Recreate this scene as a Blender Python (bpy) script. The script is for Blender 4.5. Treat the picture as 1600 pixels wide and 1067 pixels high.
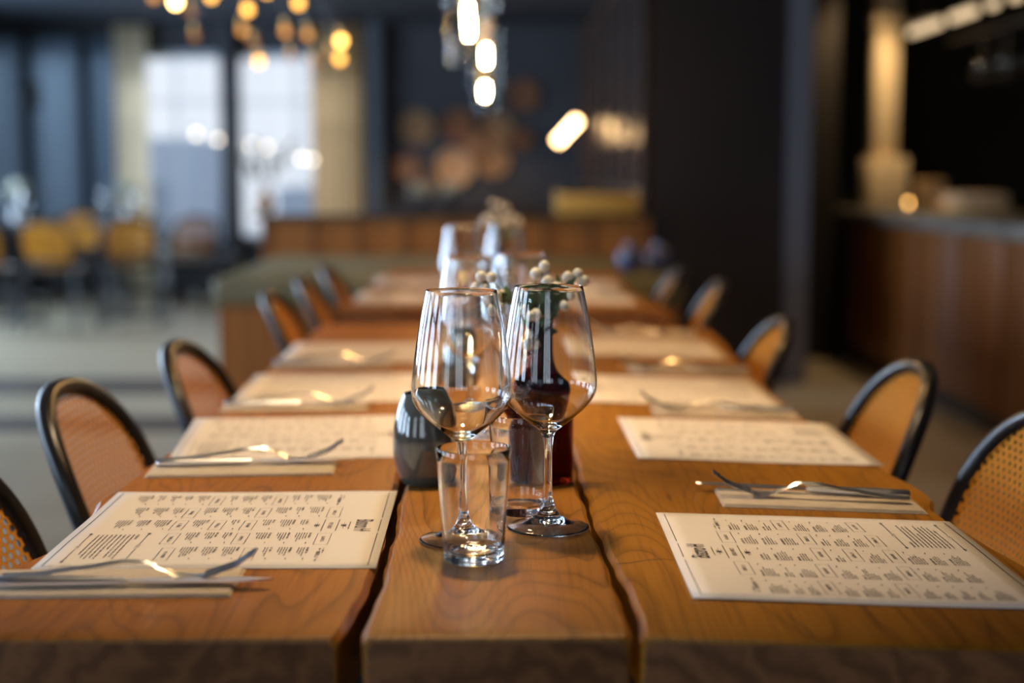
import bpy, bmesh, math, random
from mathutils import Vector, Matrix
random.seed(7)
PI = math.pi
for o in list(bpy.data.objects): bpy.data.objects.remove(o)
SC = bpy.context.scene
COL = SC.collection

# ------------------------------------------------------------------ camera, world, exposure
cam_d = bpy.data.cameras.new('camera'); cam = bpy.data.objects.new('camera', cam_d); COL.objects.link(cam)
cam.location = (0, 0, 1.09)
cam.rotation_euler = (math.radians(90 - 6.4126), 0, math.radians(-0.495))
cam_d.sensor_width = 36; cam_d.lens = 36 * 2300 / 1600
cam_d.clip_start = .05
cam_d.dof.use_dof = True; cam_d.dof.focus_distance = 1.41; cam_d.dof.aperture_fstop = 2.25
SC.camera = cam
SC.view_settings.view_transform = 'Standard'; SC.view_settings.look = 'None'
SC.view_settings.exposure = 0.0; SC.view_settings.gamma = 1.0; SC.view_settings.use_curve_mapping = False
w = bpy.data.worlds.new('world'); SC.world = w; w.use_nodes = True
bg = w.node_tree.nodes['Background']; bg.inputs[0].default_value = (.89, .92, 1, 1); bg.inputs[1].default_value = 1.1
cy = SC.cycles
cy.max_bounces = 20; cy.transmission_bounces = 16; cy.transparent_max_bounces = 32; cy.glossy_bounces = 6; cy.diffuse_bounces = 4
cy.sample_clamp_indirect = 0

def area(name, loc, rot, sx, sy, power, color):
    l = bpy.data.lights.new(name, 'AREA'); l.shape = 'RECTANGLE'; l.size = sx; l.size_y = sy; l.energy = power; l.color = color
    o = bpy.data.objects.new(name, l); COL.objects.link(o); o.location = loc; o.rotation_euler = rot
    return o
DAY = (.62, .78, 1)
XL, XR, YB, YF, ZC = -4.8, 4.2, -2.6, 13.5, 2.45
SIDE_WIN = [(-1.7, -.5), (.1, 1.3), (1.9, 3.1), (3.7, 4.9), (5.9, 7.1), (8.0, 9.2), (10.1, 11.3)]
for i, (a, b) in enumerate(SIDE_WIN):        # daylight coming in through the windows of the left wall
    area('daylight_left', (XL - .25, (a + b) / 2, 1.5), (0, -PI / 2, 0), 1.7, b - a, 82 if i < 4 else 300, DAY)
for a, b in ((-3.4, -2.1), (-1.0, .3)):        # and through the windows of the wall behind
    area('daylight_back', ((a + b) / 2, YB - .25, 1.6), (PI / 2, 0, 0), b - a, 1.7, 14, (.8, .88, 1))

area('fill_far_curtains', (-2.5, 14.5, 3.3), (-PI / 4, 0, 0), 4.0, 1.4, 150, (.85, .92, 1))   # added area light above the view, brightens the far curtains from outside

# ------------------------------------------------------------------ helpers
class MB:
    def __init__(s): s.bm = bmesh.new(); s.uv = None
    def box(s, x0, x1, y0, y1, z0, z1, bev=0):
        r = bmesh.ops.create_cube(s.bm, size=1)
        for v in r['verts']:
            v.co = Vector(((x0 + x1) / 2 + v.co.x * (x1 - x0), (y0 + y1) / 2 + v.co.y * (y1 - y0), (z0 + z1) / 2 + v.co.z * (z1 - z0)))
        if bev:
            es = {e for v in r['verts'] for e in v.link_edges}
            bmesh.ops.bevel(s.bm, geom=list(es), offset=bev, segments=2, affect='EDGES', profile=.5)
        return s
    def tube(s, pts, rad, n=10, closed=False, cap=True):
        P = [Vector(p) for p in pts]; m = len(P)
        R = rad if isinstance(rad, (list, tuple)) else [rad] * m
        rings = []; ref = None
        for i in range(m):
            if closed: t = P[(i + 1) % m] - P[i - 1]
            else: t = P[min(i + 1, m - 1)] - P[max(i - 1, 0)]
            t.normalize()
            if ref is None:
                ref = Vector((0, 0, 1)) if abs(t.z) < .9 else Vector((1, 0, 0))
            a = (ref - t * ref.dot(t)).normalized(); b = t.cross(a); ref = a
            rings.append([s.bm.verts.new(P[i] + (a * math.cos(k * 2 * PI / n) + b * math.sin(k * 2 * PI / n)) * R[i]) for k in range(n)])
        for i in range(m if closed else m - 1):
            A, B = rings[i], rings[(i + 1) % m]
            for k in range(n): s.bm.faces.new((A[k], A[(k + 1) % n], B[(k + 1) % n], B[k]))
        if cap and not closed:
            s.bm.faces.new(rings[0][::-1]); s.bm.faces.new(rings[-1])
        return s
    def lathe(s, prof, c=(0, 0, 0), n=48):
        rings = []
        for r, z in prof:
            if r < 1e-6: rings.append([s.bm.verts.new((c[0], c[1], c[2] + z))])
            else: rings.append([s.bm.verts.new((c[0] + r * math.cos(k * 2 * PI / n), c[1] + r * math.sin(k * 2 * PI / n), c[2] + z)) for k in range(n)])
        for A, B in zip(rings, rings[1:]):
            for k in range(n):
                k2 = (k + 1) % n
                if len(A) == 1 and len(B) == 1: continue
                if len(A) == 1: f = (A[0], B[k2], B[k])
                elif len(B) == 1: f = (A[k], A[k2], B[0])
                else: f = (A[k], A[k2], B[k2], B[k])
                s.bm.faces.new(f)
        return s
    def ball(s, c, r, sc=(1, 1, 1), n=16):
        q = bmesh.ops.create_uvsphere(s.bm, u_segments=n, v_segments=max(6, n // 2), radius=r)
        for v in q['verts']: v.co = Vector((v.co.x * sc[0] + c[0], v.co.y * sc[1] + c[1], v.co.z * sc[2] + c[2]))
        return s
    def prism(s, poly, z0, z1):
        A = [s.bm.verts.new((x, y, z0)) for x, y in poly]; B = [s.bm.verts.new((x, y, z1)) for x, y in poly]
        s.bm.faces.new(A[::-1]); s.bm.faces.new(B)
        for i in range(len(A)): s.bm.faces.new((A[i], A[(i + 1) % len(A)], B[(i + 1) % len(A)], B[i]))
        return s
    def grid(s, f, nu, nv, uvf=None):
        V = [[s.bm.verts.new(f(i / nu, j / nv)) for j in range(nv + 1)] for i in range(nu + 1)]
        lay = s.bm.loops.layers.uv.verify() if uvf else None
        for i in range(nu):
            for j in range(nv):
                fc = s.bm.faces.new((V[i][j], V[i + 1][j], V[i + 1][j + 1], V[i][j + 1]))
                if uvf:
                    for lp, (a, b) in zip(fc.loops, ((i, j), (i + 1, j), (i + 1, j + 1), (i, j + 1))): lp[lay].uv = uvf(a / nu, b / nv)
        return s
    def build(s, name, mat, parent=None, smooth=True, angle=35):
        bmesh.ops.recalc_face_normals(s.bm, faces=s.bm.faces[:])
        me = bpy.data.meshes.new(name)
        if smooth:
            for f in s.bm.faces: f.smooth = True
            for e in s.bm.edges:
                if len(e.link_faces) == 2 and e.calc_face_angle(0) > math.radians(angle): e.smooth = False
        s.bm.to_mesh(me); s.bm.free()
        for m_ in (mat if isinstance(mat, (list, tuple)) else [mat]): me.materials.append(m_)
        o = bpy.data.objects.new(name, me); COL.objects.link(o)
        if parent: o.parent = parent
        return o

def tag(o, label=None, cat=None, group=None, kind=None):
    if label: o['label'] = label
    if cat: o['category'] = cat
    if group: o['group'] = group
    if kind: o['kind'] = kind
    return o
def empty(name, loc=(0, 0, 0), rz=0, label=None, cat=None, group=None):
    o = bpy.data.objects.new(name, None); COL.objects.link(o); o.location = loc; o.rotation_euler = (0, 0, rz); o.empty_display_size = .05
    return tag(o, label, cat, group)
KIDS = {}
def kids(o):
    return [c for c in bpy.data.objects if c.parent == o]
def copy_tree(o, parent=None, cache={}):
    c = o.copy(); COL.objects.link(c)
    if parent: c.parent = parent
    for ch in kids(o): copy_tree(ch, c)
    return c
def place(o, loc, rz=None, label=None, group=None):
    o.location = loc
    if rz is not None: o.rotation_euler = (0, 0, rz)
    return tag(o, label, None, group)
class Proto:
    """the first placing uses the thing itself, every later one a copy of it with its parts"""
    def __init__(s, make): s.make = make; s.o = None
    def __call__(s, loc, rz, label, group=None):
        if s.o is None: s.o = s.make(); t = s.o
        else: t = copy_tree(s.o)
        return place(t, loc, rz, label, group)

# ------------------------------------------------------------------ materials
def mat(name, base=(.5, .5, .5), rough=.5, metal=0, spec=.5, **kw):
    m = bpy.data.materials.new(name); m.use_nodes = True; b = m.node_tree.nodes['Principled BSDF']
    b.inputs['Base Color'].default_value = (*base, 1); b.inputs['Roughness'].default_value = rough; b.inputs['Metallic'].default_value = metal
    b.inputs['Specular IOR Level'].default_value = spec
    for k, v in kw.items(): b.inputs[k.replace('_', ' ')].default_value = v
    return m
def nodes(m): return m.node_tree.nodes, m.node_tree.links, m.node_tree.nodes['Principled BSDF']
def ramp(N, stops):
    r = N.new('ShaderNodeValToRGB'); e = r.color_ramp.elements
    while len(e) < len(stops): e.new(.5)
    for k, (p, c) in enumerate(stops): e[k].position = p; e[k].color = (*c, 1)
    return r
def noisy(m, c1, c2, scale=(1, 1, 1), nscale=5, detail=4, bump=0, coord='Object', rough=None):
    N, L, b = nodes(m)
    tc = N.new('ShaderNodeTexCoord'); mp = N.new('ShaderNodeMapping'); mp.inputs['Scale'].default_value = scale
    nz = N.new('ShaderNodeTexNoise'); nz.inputs['Scale'].default_value = nscale; nz.inputs['Detail'].default_value = detail
    r = ramp(N, [(.3, c1), (.7, c2)])
    L.new(tc.outputs[coord], mp.inputs[0]); L.new(mp.outputs[0], nz.inputs['Vector']); L.new(nz.outputs[0], r.inputs[0]); L.new(r.outputs[0], b.inputs['Base Color'])
    if bump:
        bp = N.new('ShaderNodeBump'); bp.inputs['Strength'].default_value = bump; bp.inputs['Distance'].default_value = .002
        L.new(nz.outputs[0], bp.inputs['Height']); L.new(bp.outputs[0], b.inputs['Normal'])
    if rough:
        mr = N.new('ShaderNodeMapRange'); mr.inputs['To Min'].default_value = rough[0]; mr.inputs['To Max'].default_value = rough[1]
        L.new(nz.outputs[0], mr.inputs[0]); L.new(mr.outputs[0], b.inputs['Roughness'])
    return m
def oak(name, light, dark, seed, rough=.42):
    """oiled oak: cathedral grain running along Y, dark pores and broad tone patches"""
    m = mat(name, light, rough, spec=.32); N, L, b = nodes(m)
    tc = N.new('ShaderNodeTexCoord')
    mp = N.new('ShaderNodeMapping'); mp.inputs['Location'].default_value = (seed * 1.37, seed * .71, 0); mp.inputs['Scale'].default_value = (1, .17, 1)
    L.new(tc.outputs['Object'], mp.inputs[0])
    n1 = N.new('ShaderNodeTexNoise'); n1.inputs['Scale'].default_value = 5.5; n1.inputs['Detail'].default_value = 2; L.new(mp.outputs[0], n1.inputs['Vector'])
    mul = N.new('ShaderNodeMath'); mul.operation = 'MULTIPLY'; mul.inputs[1].default_value = 34; L.new(n1.outputs[0], mul.inputs[0])
    fr = N.new('ShaderNodeMath'); fr.operation = 'FRACT'; L.new(mul.outputs[0], fr.inputs[0])
    r1 = ramp(N, [(0, tuple(a * .25 + c * .75 for a, c in zip(light, dark))), (.10, tuple(a * .65 + c * .35 for a, c in zip(light, dark))), (.35, light), (1, tuple(c * .93 for c in light))])
    L.new(fr.outputs[0], r1.inputs[0])
    mp2 = N.new('ShaderNodeMapping'); mp2.inputs['Scale'].default_value = (260, 9, 40); L.new(tc.outputs['Object'], mp2.inputs[0])
    n2 = N.new('ShaderNodeTexNoise'); n2.inputs['Scale'].default_value = 1; n2.inputs['Detail'].default_value = 3; L.new(mp2.outputs[0], n2.inputs['Vector'])
    r2 = ramp(N, [(.36, (.72, .66, .6)), (.5, (1, 1, 1))]); L.new(n2.outputs[0], r2.inputs[0])
    n3 = N.new('ShaderNodeTexNoise'); n3.inputs['Scale'].default_value = 4; n3.inputs['Detail'].default_value = 3; L.new(mp.outputs[0], n3.inputs['Vector'])
    r3 = ramp(N, [(.3, (.74, .7, .66)), (.65, (1.1, 1.08, 1.05))]); L.new(n3.outputs[0], r3.inputs[0])
    mx = N.new('ShaderNodeMix'); mx.data_type = 'RGBA'; mx.blend_type = 'MULTIPLY'; mx.inputs[0].default_value = .75
    L.new(r1.outputs[0], mx.inputs[6]); L.new(r2.outputs[0], mx.inputs[7])
    mx2 = N.new('ShaderNodeMix'); mx2.data_type = 'RGBA'; mx2.blend_type = 'MULTIPLY'; mx2.inputs[0].default_value = 1
    L.new(mx.outputs[2], mx2.inputs[6]); L.new(r3.outputs[0], mx2.inputs[7]); L.new(mx2.outputs[2], b.inputs['Base Color'])
    bp = N.new('ShaderNodeBump'); bp.inputs['Strength'].default_value = .25; bp.inputs['Distance'].default_value = .0006
    L.new(n2.outputs[0], bp.inputs['Height']); L.new(bp.outputs[0], b.inputs['Normal'])
    return m
def endgrain(name):
    m = mat(name, (.07, .045, .03), .75); N, L, b = nodes(m)
    tc = N.new('ShaderNodeTexCoord'); mp = N.new('ShaderNodeMapping'); mp.inputs['Location'].default_value = (0, 0, -.55)
    wv = N.new('ShaderNodeTexWave'); wv.wave_type = 'RINGS'; wv.rings_direction = 'Y'; wv.inputs['Scale'].default_value = 9; wv.inputs['Distortion'].default_value = 9; wv.inputs['Detail'].default_value = 5; wv.inputs['Detail Scale'].default_value = 3
    r = ramp(N, [(0, (.14, .05, .013)), (1, (.24, .095, .03))])
    L.new(tc.outputs['Object'], mp.inputs[0]); L.new(mp.outputs[0], wv.inputs[0]); L.new(wv.outputs[0], r.inputs[0]); L.new(r.outputs[0], b.inputs['Base Color'])
    return m
def emis(name, col, s):
    m = bpy.data.materials.new(name); m.use_nodes = True; N = m.node_tree.nodes; N.clear()
    e = N.new('ShaderNodeEmission'); e.inputs[0].default_value = (*col, 1); e.inputs[1].default_value = s
    o = N.new('ShaderNodeOutputMaterial'); m.node_tree.links.new(e.outputs[0], o.inputs[0]); return m
def glass(name, col=(1, 1, 1), ior=1.5, rough=0):
    m = bpy.data.materials.new(name); m.use_nodes = True; N = m.node_tree.nodes; N.clear()
    e = N.new('ShaderNodeBsdfGlass'); e.inputs['Color'].default_value = (*col, 1); e.inputs['IOR'].default_value = ior; e.inputs['Roughness'].default_value = rough
    o = N.new('ShaderNodeOutputMaterial'); m.node_tree.links.new(e.outputs[0], o.inputs[0]); return m
def thin(name, col=(1, 1, 1), refl=1.0):
    """clear blown glass seen through without bending: schlick reflection over transparency"""
    m = bpy.data.materials.new(name); m.use_nodes = True; N = m.node_tree.nodes; L = m.node_tree.links; N.clear()
    t = N.new('ShaderNodeBsdfTransparent'); t.inputs[0].default_value = (*col, 1); g = N.new('ShaderNodeBsdfGlossy'); g.inputs['Roughness'].default_value = .01
    lw = N.new('ShaderNodeLayerWeight'); lw.inputs[0].default_value = .5; p = N.new('ShaderNodeMath'); p.operation = 'POWER'; p.inputs[1].default_value = 5
    q = N.new('ShaderNodeMath'); q.operation = 'MULTIPLY_ADD'; q.inputs[1].default_value = .9 * refl; q.inputs[2].default_value = .05 * refl
    mx = N.new('ShaderNodeMixShader'); o = N.new('ShaderNodeOutputMaterial')
    L.new(lw.outputs['Facing'], p.inputs[0]); L.new(p.outputs[0], q.inputs[0]); L.new(q.outputs[0], mx.inputs[0]); L.new(t.outputs[0], mx.inputs[1]); L.new(g.outputs[0], mx.inputs[2]); L.new(mx.outputs[0], o.inputs[0]); return m
def cane(name, base, hole=.0036, p=.0135):
    """woven cane: staggered rows of round holes between the strands"""
    m = mat(name, base, .8, spec=.15); N, L, b = nodes(m)
    uv = N.new('ShaderNodeUVMap'); sp = N.new('ShaderNodeSeparateXYZ'); L.new(uv.outputs[0], sp.inputs[0])
    def M(op, a, c=None, d=None):
        n = N.new('ShaderNodeMath'); n.operation = op
        for k, v in enumerate((a, c, d)):
            if v is None: continue
            if isinstance(v, (int, float)): n.inputs[k].default_value = v
            else: L.new(v, n.inputs[k])
        return n.outputs[0]
    def lattice(off):
        u = M('SUBTRACT', M('FRACT', M('ADD', M('DIVIDE', sp.outputs[0], p), off)), .5)
        v = M('SUBTRACT', M('FRACT', M('ADD', M('DIVIDE', sp.outputs[1], p * 1.25), off)), .5)
        v = M('MULTIPLY', v, 1.25)
        return M('MULTIPLY', M('SQRT', M('ADD', M('MULTIPLY', u, u), M('MULTIPLY', v, v))), p)
    d = M('MINIMUM', lattice(0), lattice(.5))
    al = M('GREATER_THAN', d, hole)
    L.new(al, b.inputs['Alpha'])
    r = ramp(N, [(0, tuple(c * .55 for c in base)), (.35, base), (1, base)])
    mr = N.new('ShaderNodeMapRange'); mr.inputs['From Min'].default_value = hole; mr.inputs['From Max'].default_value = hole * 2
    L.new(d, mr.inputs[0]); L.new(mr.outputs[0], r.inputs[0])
    wv = N.new('ShaderNodeTexNoise'); wv.inputs['Scale'].default_value = 300; tc = N.new('ShaderNodeTexCoord'); L.new(tc.outputs['Object'], wv.inputs['Vector'])
    mx = N.new('ShaderNodeMix'); mx.data_type = 'RGBA'; mx.blend_type = 'MULTIPLY'; mx.inputs[0].default_value = .5
    L.new(r.outputs[0], mx.inputs[6]); L.new(wv.outputs[0], mx.inputs[7]); L.new(mx.outputs[2], b.inputs['Base Color'])
    return m

M_TOP = [oak('oak_oiled_a', (.42, .155, .014), (.15, .055, .006), 1), oak('oak_oiled_b', (.42, .17, .022), (.13, .05, .008), 5), oak('oak_oiled_c', (.38, .155, .007), (.14, .055, .003), 9)]
M_END = endgrain('oak_end_grain')
TILT = .032
T_R = Matrix.Translation((.1, 0, .75)) @ Matrix.Rotation(TILT, 4, 'Y') @ Matrix.Translation((-.1, 0, -.75))
def on_right(o):
    """the right slab leans a little outwards: lay things on it the same way"""
    o.matrix_world = T_R @ Matrix.LocRotScale(o.location, o.rotation_euler, None)
    return o
M_BLACK = mat('black_lacquer', (.012, .011, .012), .3)
M_STEEL = mat('polished_steel', (.93, .93, .95), .3, 1)
M_GLASS = glass('clear_glass', (.99, 1, 1))
M_AMBERG = glass('dark_red_brown_glass', (.42, .16, .11))
M_SMOKE = mat('smoky_green_grey_glass', (.085, .095, .085), .06, spec=.7, Coat_Weight=1.0)
M_THIN = thin('thin_lamp_glass', (.98, .95, .9), .35)
M_PANE = thin('window_glass', (.96, .985, 1))
M_PAPER = noisy(mat('cream_paper', (.78, .7, .62), .6), (.76, .68, .6), (.8, .72, .64), nscale=8)
M_INK = mat('dark_ink', (.07, .055, .05), .38)
M_NAP = noisy(mat('beige_napkin', (.55, .45, .33), .9), (.5, .4, .29), (.6, .5, .37), nscale=60)
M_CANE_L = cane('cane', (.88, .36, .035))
M_BERRY = noisy(mat('white_berry', (.8, .76, .62), .4, Subsurface_Weight=.1), (.72, .66, .5), (.86, .82, .7), nscale=90)
M_CALYX = mat('dark_berry_tip', (.05, .035, .02), .7)
M_LEAF = noisy(mat('leaf_green', (.07, .14, .05), .5), (.05, .11, .035), (.11, .2, .08), nscale=60)
M_TWIG = mat('brown_twig', (.09, .05, .035), .7)
M_BULB = emis('pendant_bulb_glow', (1, .60, .24), 420)
M_BULB_D = emis('chandelier_bulb_glow', (1, .47, .08), 5.5)
M_BULB_B = emis('chandelier_bright_bulb_glow', (1, .6, .2), 26)
M_BULB_W = emis('chandelier_dim_bulb_glow', (1, .42, .1), 1.6)
M_TUBE = emis('tube_lamp_glow', (1, .62, .28), 22)
M_LINE = emis('bar_tube_glow', (1, .72, .42), 1.25)
M_BRASS = mat('aged_brass', (.5, .3, .1), .3, 1)
M_DARKMET = mat('dark_metal', (.02, .02, .022), .4, .6)

# ------------------------------------------------------------------ room shell
M_FLOOR = noisy(mat('polished_concrete', (.34, .29, .195), .35), (.31, .26, .17), (.38, .325, .225), nscale=2.5, detail=6, rough=(.3, .5))
M_WALLD = noisy(mat('dark_navy_plaster', (.024, .026, .033), .7), (.02, .022, .029), (.028, .03, .037), nscale=3)
M_CEIL = noisy(mat('dark_blue_ceiling', (.013, .02, .034), .8), (.011, .017, .029), (.015, .023, .039), nscale=2)
M_BRICK = mat('dark_brick', (.06, .03, .022), .8)
N, L, b = nodes(M_BRICK); tc = N.new('ShaderNodeTexCoord'); mp = N.new('ShaderNodeMapping'); mp.inputs['Rotation'].default_value = (PI / 2, 0, 0); br = N.new('ShaderNodeTexBrick')
br.inputs['Color1'].default_value = (.013, .008, .005, 1); br.inputs['Color2'].default_value = (.009, .006, .004, 1); br.inputs['Mortar'].default_value = (.014, .012, .010, 1); br.inputs['Scale'].default_value = 4
L.new(tc.outputs['Object'], mp.inputs[0]); L.new(mp.outputs[0], br.inputs[0]); L.new(br.outputs[0], b.inputs['Base Color'])
def struct(name, mb, m, parent=None, smooth=False):
    o = mb.build(name, m, parent, smooth=smooth)
    if not parent: o['kind'] = 'structure'
    return o
struct('floor', MB().box(XL - .2, XR + .2, YB - .2, YF + .2, -.1, 0), M_FLOOR)
struct('ceiling', MB().box(XL - .2, XR + .2, YB - .2, YF + .2, ZC, ZC + .1), M_CEIL)
M_STRIP = noisy(mat('dark_wood_threshold', (.05, .035, .025), .6), (.04, .028, .02), (.065, .045, .03), scale=(1, 12, 1), nscale=4)
for k, (y0, y1) in enumerate(((6.25, 6.62), (7.35, 7.9))):
    struct('trim_%d' % (k + 1), MB().box(XL + .02, -1.07, y0, y1, 0, .006), M_STRIP)
def wall_y(name, y, th, x0, x1, holes, z1=ZC, m=None):
    """wall in the XZ plane at y..y+th with rectangular openings (xa, xb, za, zb), left to right"""
    mb = MB(); x = x0
    for xa, xb, za, zb in holes:
        if xa > x: mb.box(x, xa, y, y + th, 0, z1)
        if za > 0: mb.box(xa, xb, y, y + th, 0, za)
        mb.box(xa, xb, y, y + th, zb, z1); x = xb
    mb.box(x, x1, y, y + th, 0, z1)
    return struct(name, mb, m or M_WALLD)
def wall_x(name, x, th, y0, y1, holes, z1=ZC, m=None):
    mb = MB(); y = y0
    for ya, yb, za, zb in holes:
        mb.box(x, x + th, y, ya, 0, z1)
        if za > 0: mb.box(x, x + th, ya, yb, 0, za)
        mb.box(x, x + th, ya, yb, zb, z1); y = yb
    mb.box(x, x + th, y, y1, 0, z1)
    return struct(name, mb, m or M_WALLD)
nwin = [0]
def window_y(xa, xb, za, zb, y, cols, rows, bar=.03, m=None):
    nwin[0] += 1; mb = MB(); f = .05
    mb.box(xa, xa + f, y, y + .08, za, zb).box(xb - f, xb, y, y + .08, za, zb).box(xa, xb, y, y + .08, za, za + f).box(xa, xb, y, y + .08, zb - f, zb)
    for i in range(1, cols): c = xa + (xb - xa) * i / cols; mb.box(c - bar / 2, c + bar / 2, y + .01, y + .07, za, zb)
    for z in rows: mb.box(xa, xb, y + .01, y + .07, z - bar / 2, z + bar / 2)
    o = struct('window_%d' % nwin[0], mb, m or M_DARKMET)
    MB().box(xa + f, xb - f, y + .035, y + .041, za + f, zb - f).build('pane', M_PANE, o, smooth=False)
    return o
def window_x(ya, yb, za, zb, x, cols, rows, bar=.06):
    nwin[0] += 1; mb = MB(); f = .06
    mb.box(x - .04, x + .04, ya, ya + f, za, zb).box(x - .04, x + .04, yb - f, yb, za, zb).box(x - .04, x + .04, ya, yb, za, za + f).box(x - .04, x + .04, ya, yb, zb - f, zb)
    for i in range(1, cols): c = ya + (yb - ya) * i / cols; mb.box(x - .03, x + .03, c - bar / 2, c + bar / 2, za, zb)
    for z in rows: mb.box(x - .03, x + .03, ya, yb, z - bar / 2, z + bar / 2)
    o = struct('window_%d' % nwin[0], mb, M_DARKMET)
    MB().box(x - .003, x + .003, ya + f, yb - f, za + f, zb - f).build('pane', M_PANE, o, smooth=False)
FAR = [(-4.62, -4.30, .62, 2.32), (-4.20, -3.78, .62, 2.32), (-3.68, -3.44, .62, 2.32), (-3.40, -2.475, .50, 2.20), (-2.40, -1.30, .50, 2.20)]
wall_y('wall_far', YF, .2, XL, XR, FAR)
for k, (xa, xb, za, zb) in enumerate(FAR):
    window_y(xa, xb, za, zb, YF + .06, 1 if k < 3 else 2, () if k < 3 else (1.76,), bar=.012, m=M_DARKMET if k < 3 else mat('pale_window_frame', (.5, .55, .62), .5))
wall_x('wall_left', XL - .2, .2, YB, YF, [(a, b_, .65, 2.35) for a, b_ in SIDE_WIN])
for a, b_ in SIDE_WIN: window_x(a, b_, .65, 2.35, XL - .1, 3, (1.8,))
wall_y('wall_back', YB - .2, .2, XL, XR, [(-3.4, -2.1, .75, 2.45), (-1.0, .3, .75, 2.45)])
window_y(-3.4, -2.1, .75, 2.45, YB - .14, 3, (1.9,)); window_y(-1.0, .3, .75, 2.45, YB - .14, 3, (1.9,))
wall_x('wall_right', XR, .2, YB, YF, [])
# pillar between the two tall windows, and the dark inner walls right of the room
struct('trim_3', MB().box(-2.50, -2.39, YF - .14, YF, 0, ZC), mat('dark_pillar', (.03, .032, .04), .6))
struct('trim_4', MB().box(-1.18, -1.06, YF - .16, YF, 0, ZC), mat('grey_blue_pilaster', (.06, .07, .085), .5))
M_REDDARK = noisy(mat('dark_stained_panel', (.018, .013, .012), .35), (.014, .011, .011), (.024, .017, .015), scale=(6, 6, .5), nscale=3)
struct('wall_inner', MB().box(.80, 1.50, 7.72, YF, 0, ZC), M_REDDARK)
struct('trim_5', MB().box(1.50, 1.62, 7.70, 7.9, 0, ZC), mat('blue_grey_post', (.14, .15, .185), .35))
struct('wall_brick', MB().box(1.62, 2.0, 8.75, 13.5, 0, ZC), M_BRICK)
struct('wall_bar', MB().box(2.0, XR, 10.2, 10.4, 0, ZC), noisy(mat('dark_olive_plaster', (.028, .02, .01), .7), (.022, .016, .008), (.035, .026, .013), nscale=2))

# glazed screen along the side of the inner wall: dark glass between slim metal uprights
scr = empty('glazed_screen', (.77, 7.72, 0), 0, 'tall dark glazed screen with slim metal uprights on the side of the dark wall', 'glass screen')
MB().box(-.012, .012, 0, 5.7, .05, 2.7).build('glass_panel', mat('dark_mirror_glass', (.015, .013, .014), .2, spec=.04), scr, smooth=False)
M_UPR = mat('bronze_upright', (.10, .06, .04), .35, .5)
for k in range(7): MB().box(-.03, .028, .02 + k * .93, .07 + k * .93, 0, 2.74).build('upright', M_UPR, scr, smooth=False)
for z in (1.0, 2.3): MB().box(-.02, .02, 0, 5.7, z, z + .03).build('rail', M_UPR, scr, smooth=False)

# ------------------------------------------------------------------ what lies outside the windows
def house(x0, x1, y0, y1, h, m, wins, label):
    o = empty('building', ((x0 + x1) / 2, y0, -1), 0, label, 'building', 'houses seen through the windows')
    cx = (x0 + x1) / 2
    MB().box(x0 - cx, x1 - cx, 0, y1 - y0, 0, h).build('wall', m, o, smooth=False)
    for wx, wz, ww, wh in wins: MB().box(wx - cx, wx - cx + ww, -.04, .02, wz, wz + wh).build('window', mat('outside_window', (.2, .26, .34), .2), o, smooth=False)
    return o
M_H1 = noisy(mat('blue_grey_render', (.38, .45, .55), .9), (.35, .42, .52), (.42, .5, .6), nscale=1)
M_H2 = noisy(mat('pale_render', (.7, .76, .84), .9), (.66, .72, .8), (.74, .8, .88), nscale=1)
house(-6.2, -4.55, 22, 26, 2.65, M_H1, [(-6.0, 1.2, .35, .8), (-5.3, 1.2, .35, .8)], 'low blue-grey house outside, seen low in the left tall window')
house(-3.6, -1.7, 24, 27, 1.9, M_H1, [(-3.3, .6, .4, .7), (-2.5, .6, .4, .7)], 'low grey house outside, seen behind the branch in the right tall window')
struct('ground', MB().box(-30, 20, 13.8, 60, -1.2, -1), noisy(mat('pale_paving', (.6, .65, .7), .9), (.55, .6, .66), (.65, .7, .76), nscale=1))

# ------------------------------------------------------------------ curtains and blinds
def pleat(name, xa, xb, za, zb, y, m, amp, n, label, cat='curtain', group=None):
    k = n * 8
    def f(u, v):
        return (0 + u * (xb - xa), amp * math.sin(u * n * 2 * PI) * (1 + .2 * math.sin(u * 17)), v * (zb - za))
    mb = MB().grid(f, k, 4)
    o = mb.build(name, m); o.location = (xa, y, za)
    return tag(o, label, cat, group)
def fabric(name, c, tr):
    m = bpy.data.materials.new(name); m.use_nodes = True; N = m.node_tree.nodes; L = m.node_tree.links; N.clear()
    tc = N.new('ShaderNodeTexCoord'); mp = N.new('ShaderNodeMapping'); mp.inputs['Scale'].default_value = (60, 60, 1); nz = N.new('ShaderNodeTexNoise'); nz.inputs['Scale'].default_value = 1
    r = ramp(N, [(.3, tuple(k * .85 for k in c)), (.7, c)])
    d = N.new('ShaderNodeBsdfDiffuse'); t = N.new('ShaderNodeBsdfTranslucent'); mx = N.new('ShaderNodeMixShader'); mx.inputs[0].default_value = tr; o = N.new('ShaderNodeOutputMaterial')
    L.new(tc.outputs['Object'], mp.inputs[0]); L.new(mp.outputs[0], nz.inputs['Vector']); L.new(nz.outputs[0], r.inputs[0]); L.new(r.outputs[0], d.inputs[0]); L.new(r.outputs[0], t.inputs[0])
    L.new(d.outputs[0], mx.inputs[1]); L.new(t.outputs[0], mx.inputs[2]); L.new(mx.outputs[0], o.inputs[0]); return m
M_SHEER = fabric('blue_grey_sheer', (.25, .35, .46), .92)
for k, (lab) in enumerate(('leftmost of the three', 'between the two dark posts', 'narrowest, beside the cream curtain')):
    xa, xb, za, zb = FAR[k]
    pleat('window_blind', xa - .02, xb + .02, za - .05, zb + .02, YF - .05, M_SHEER, .008, max(6, int((xb - xa) * 40)), 'blue-grey sheer blind in front of a tall window, ' + lab, 'blind', 'sheer blinds on the far left windows')
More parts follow.
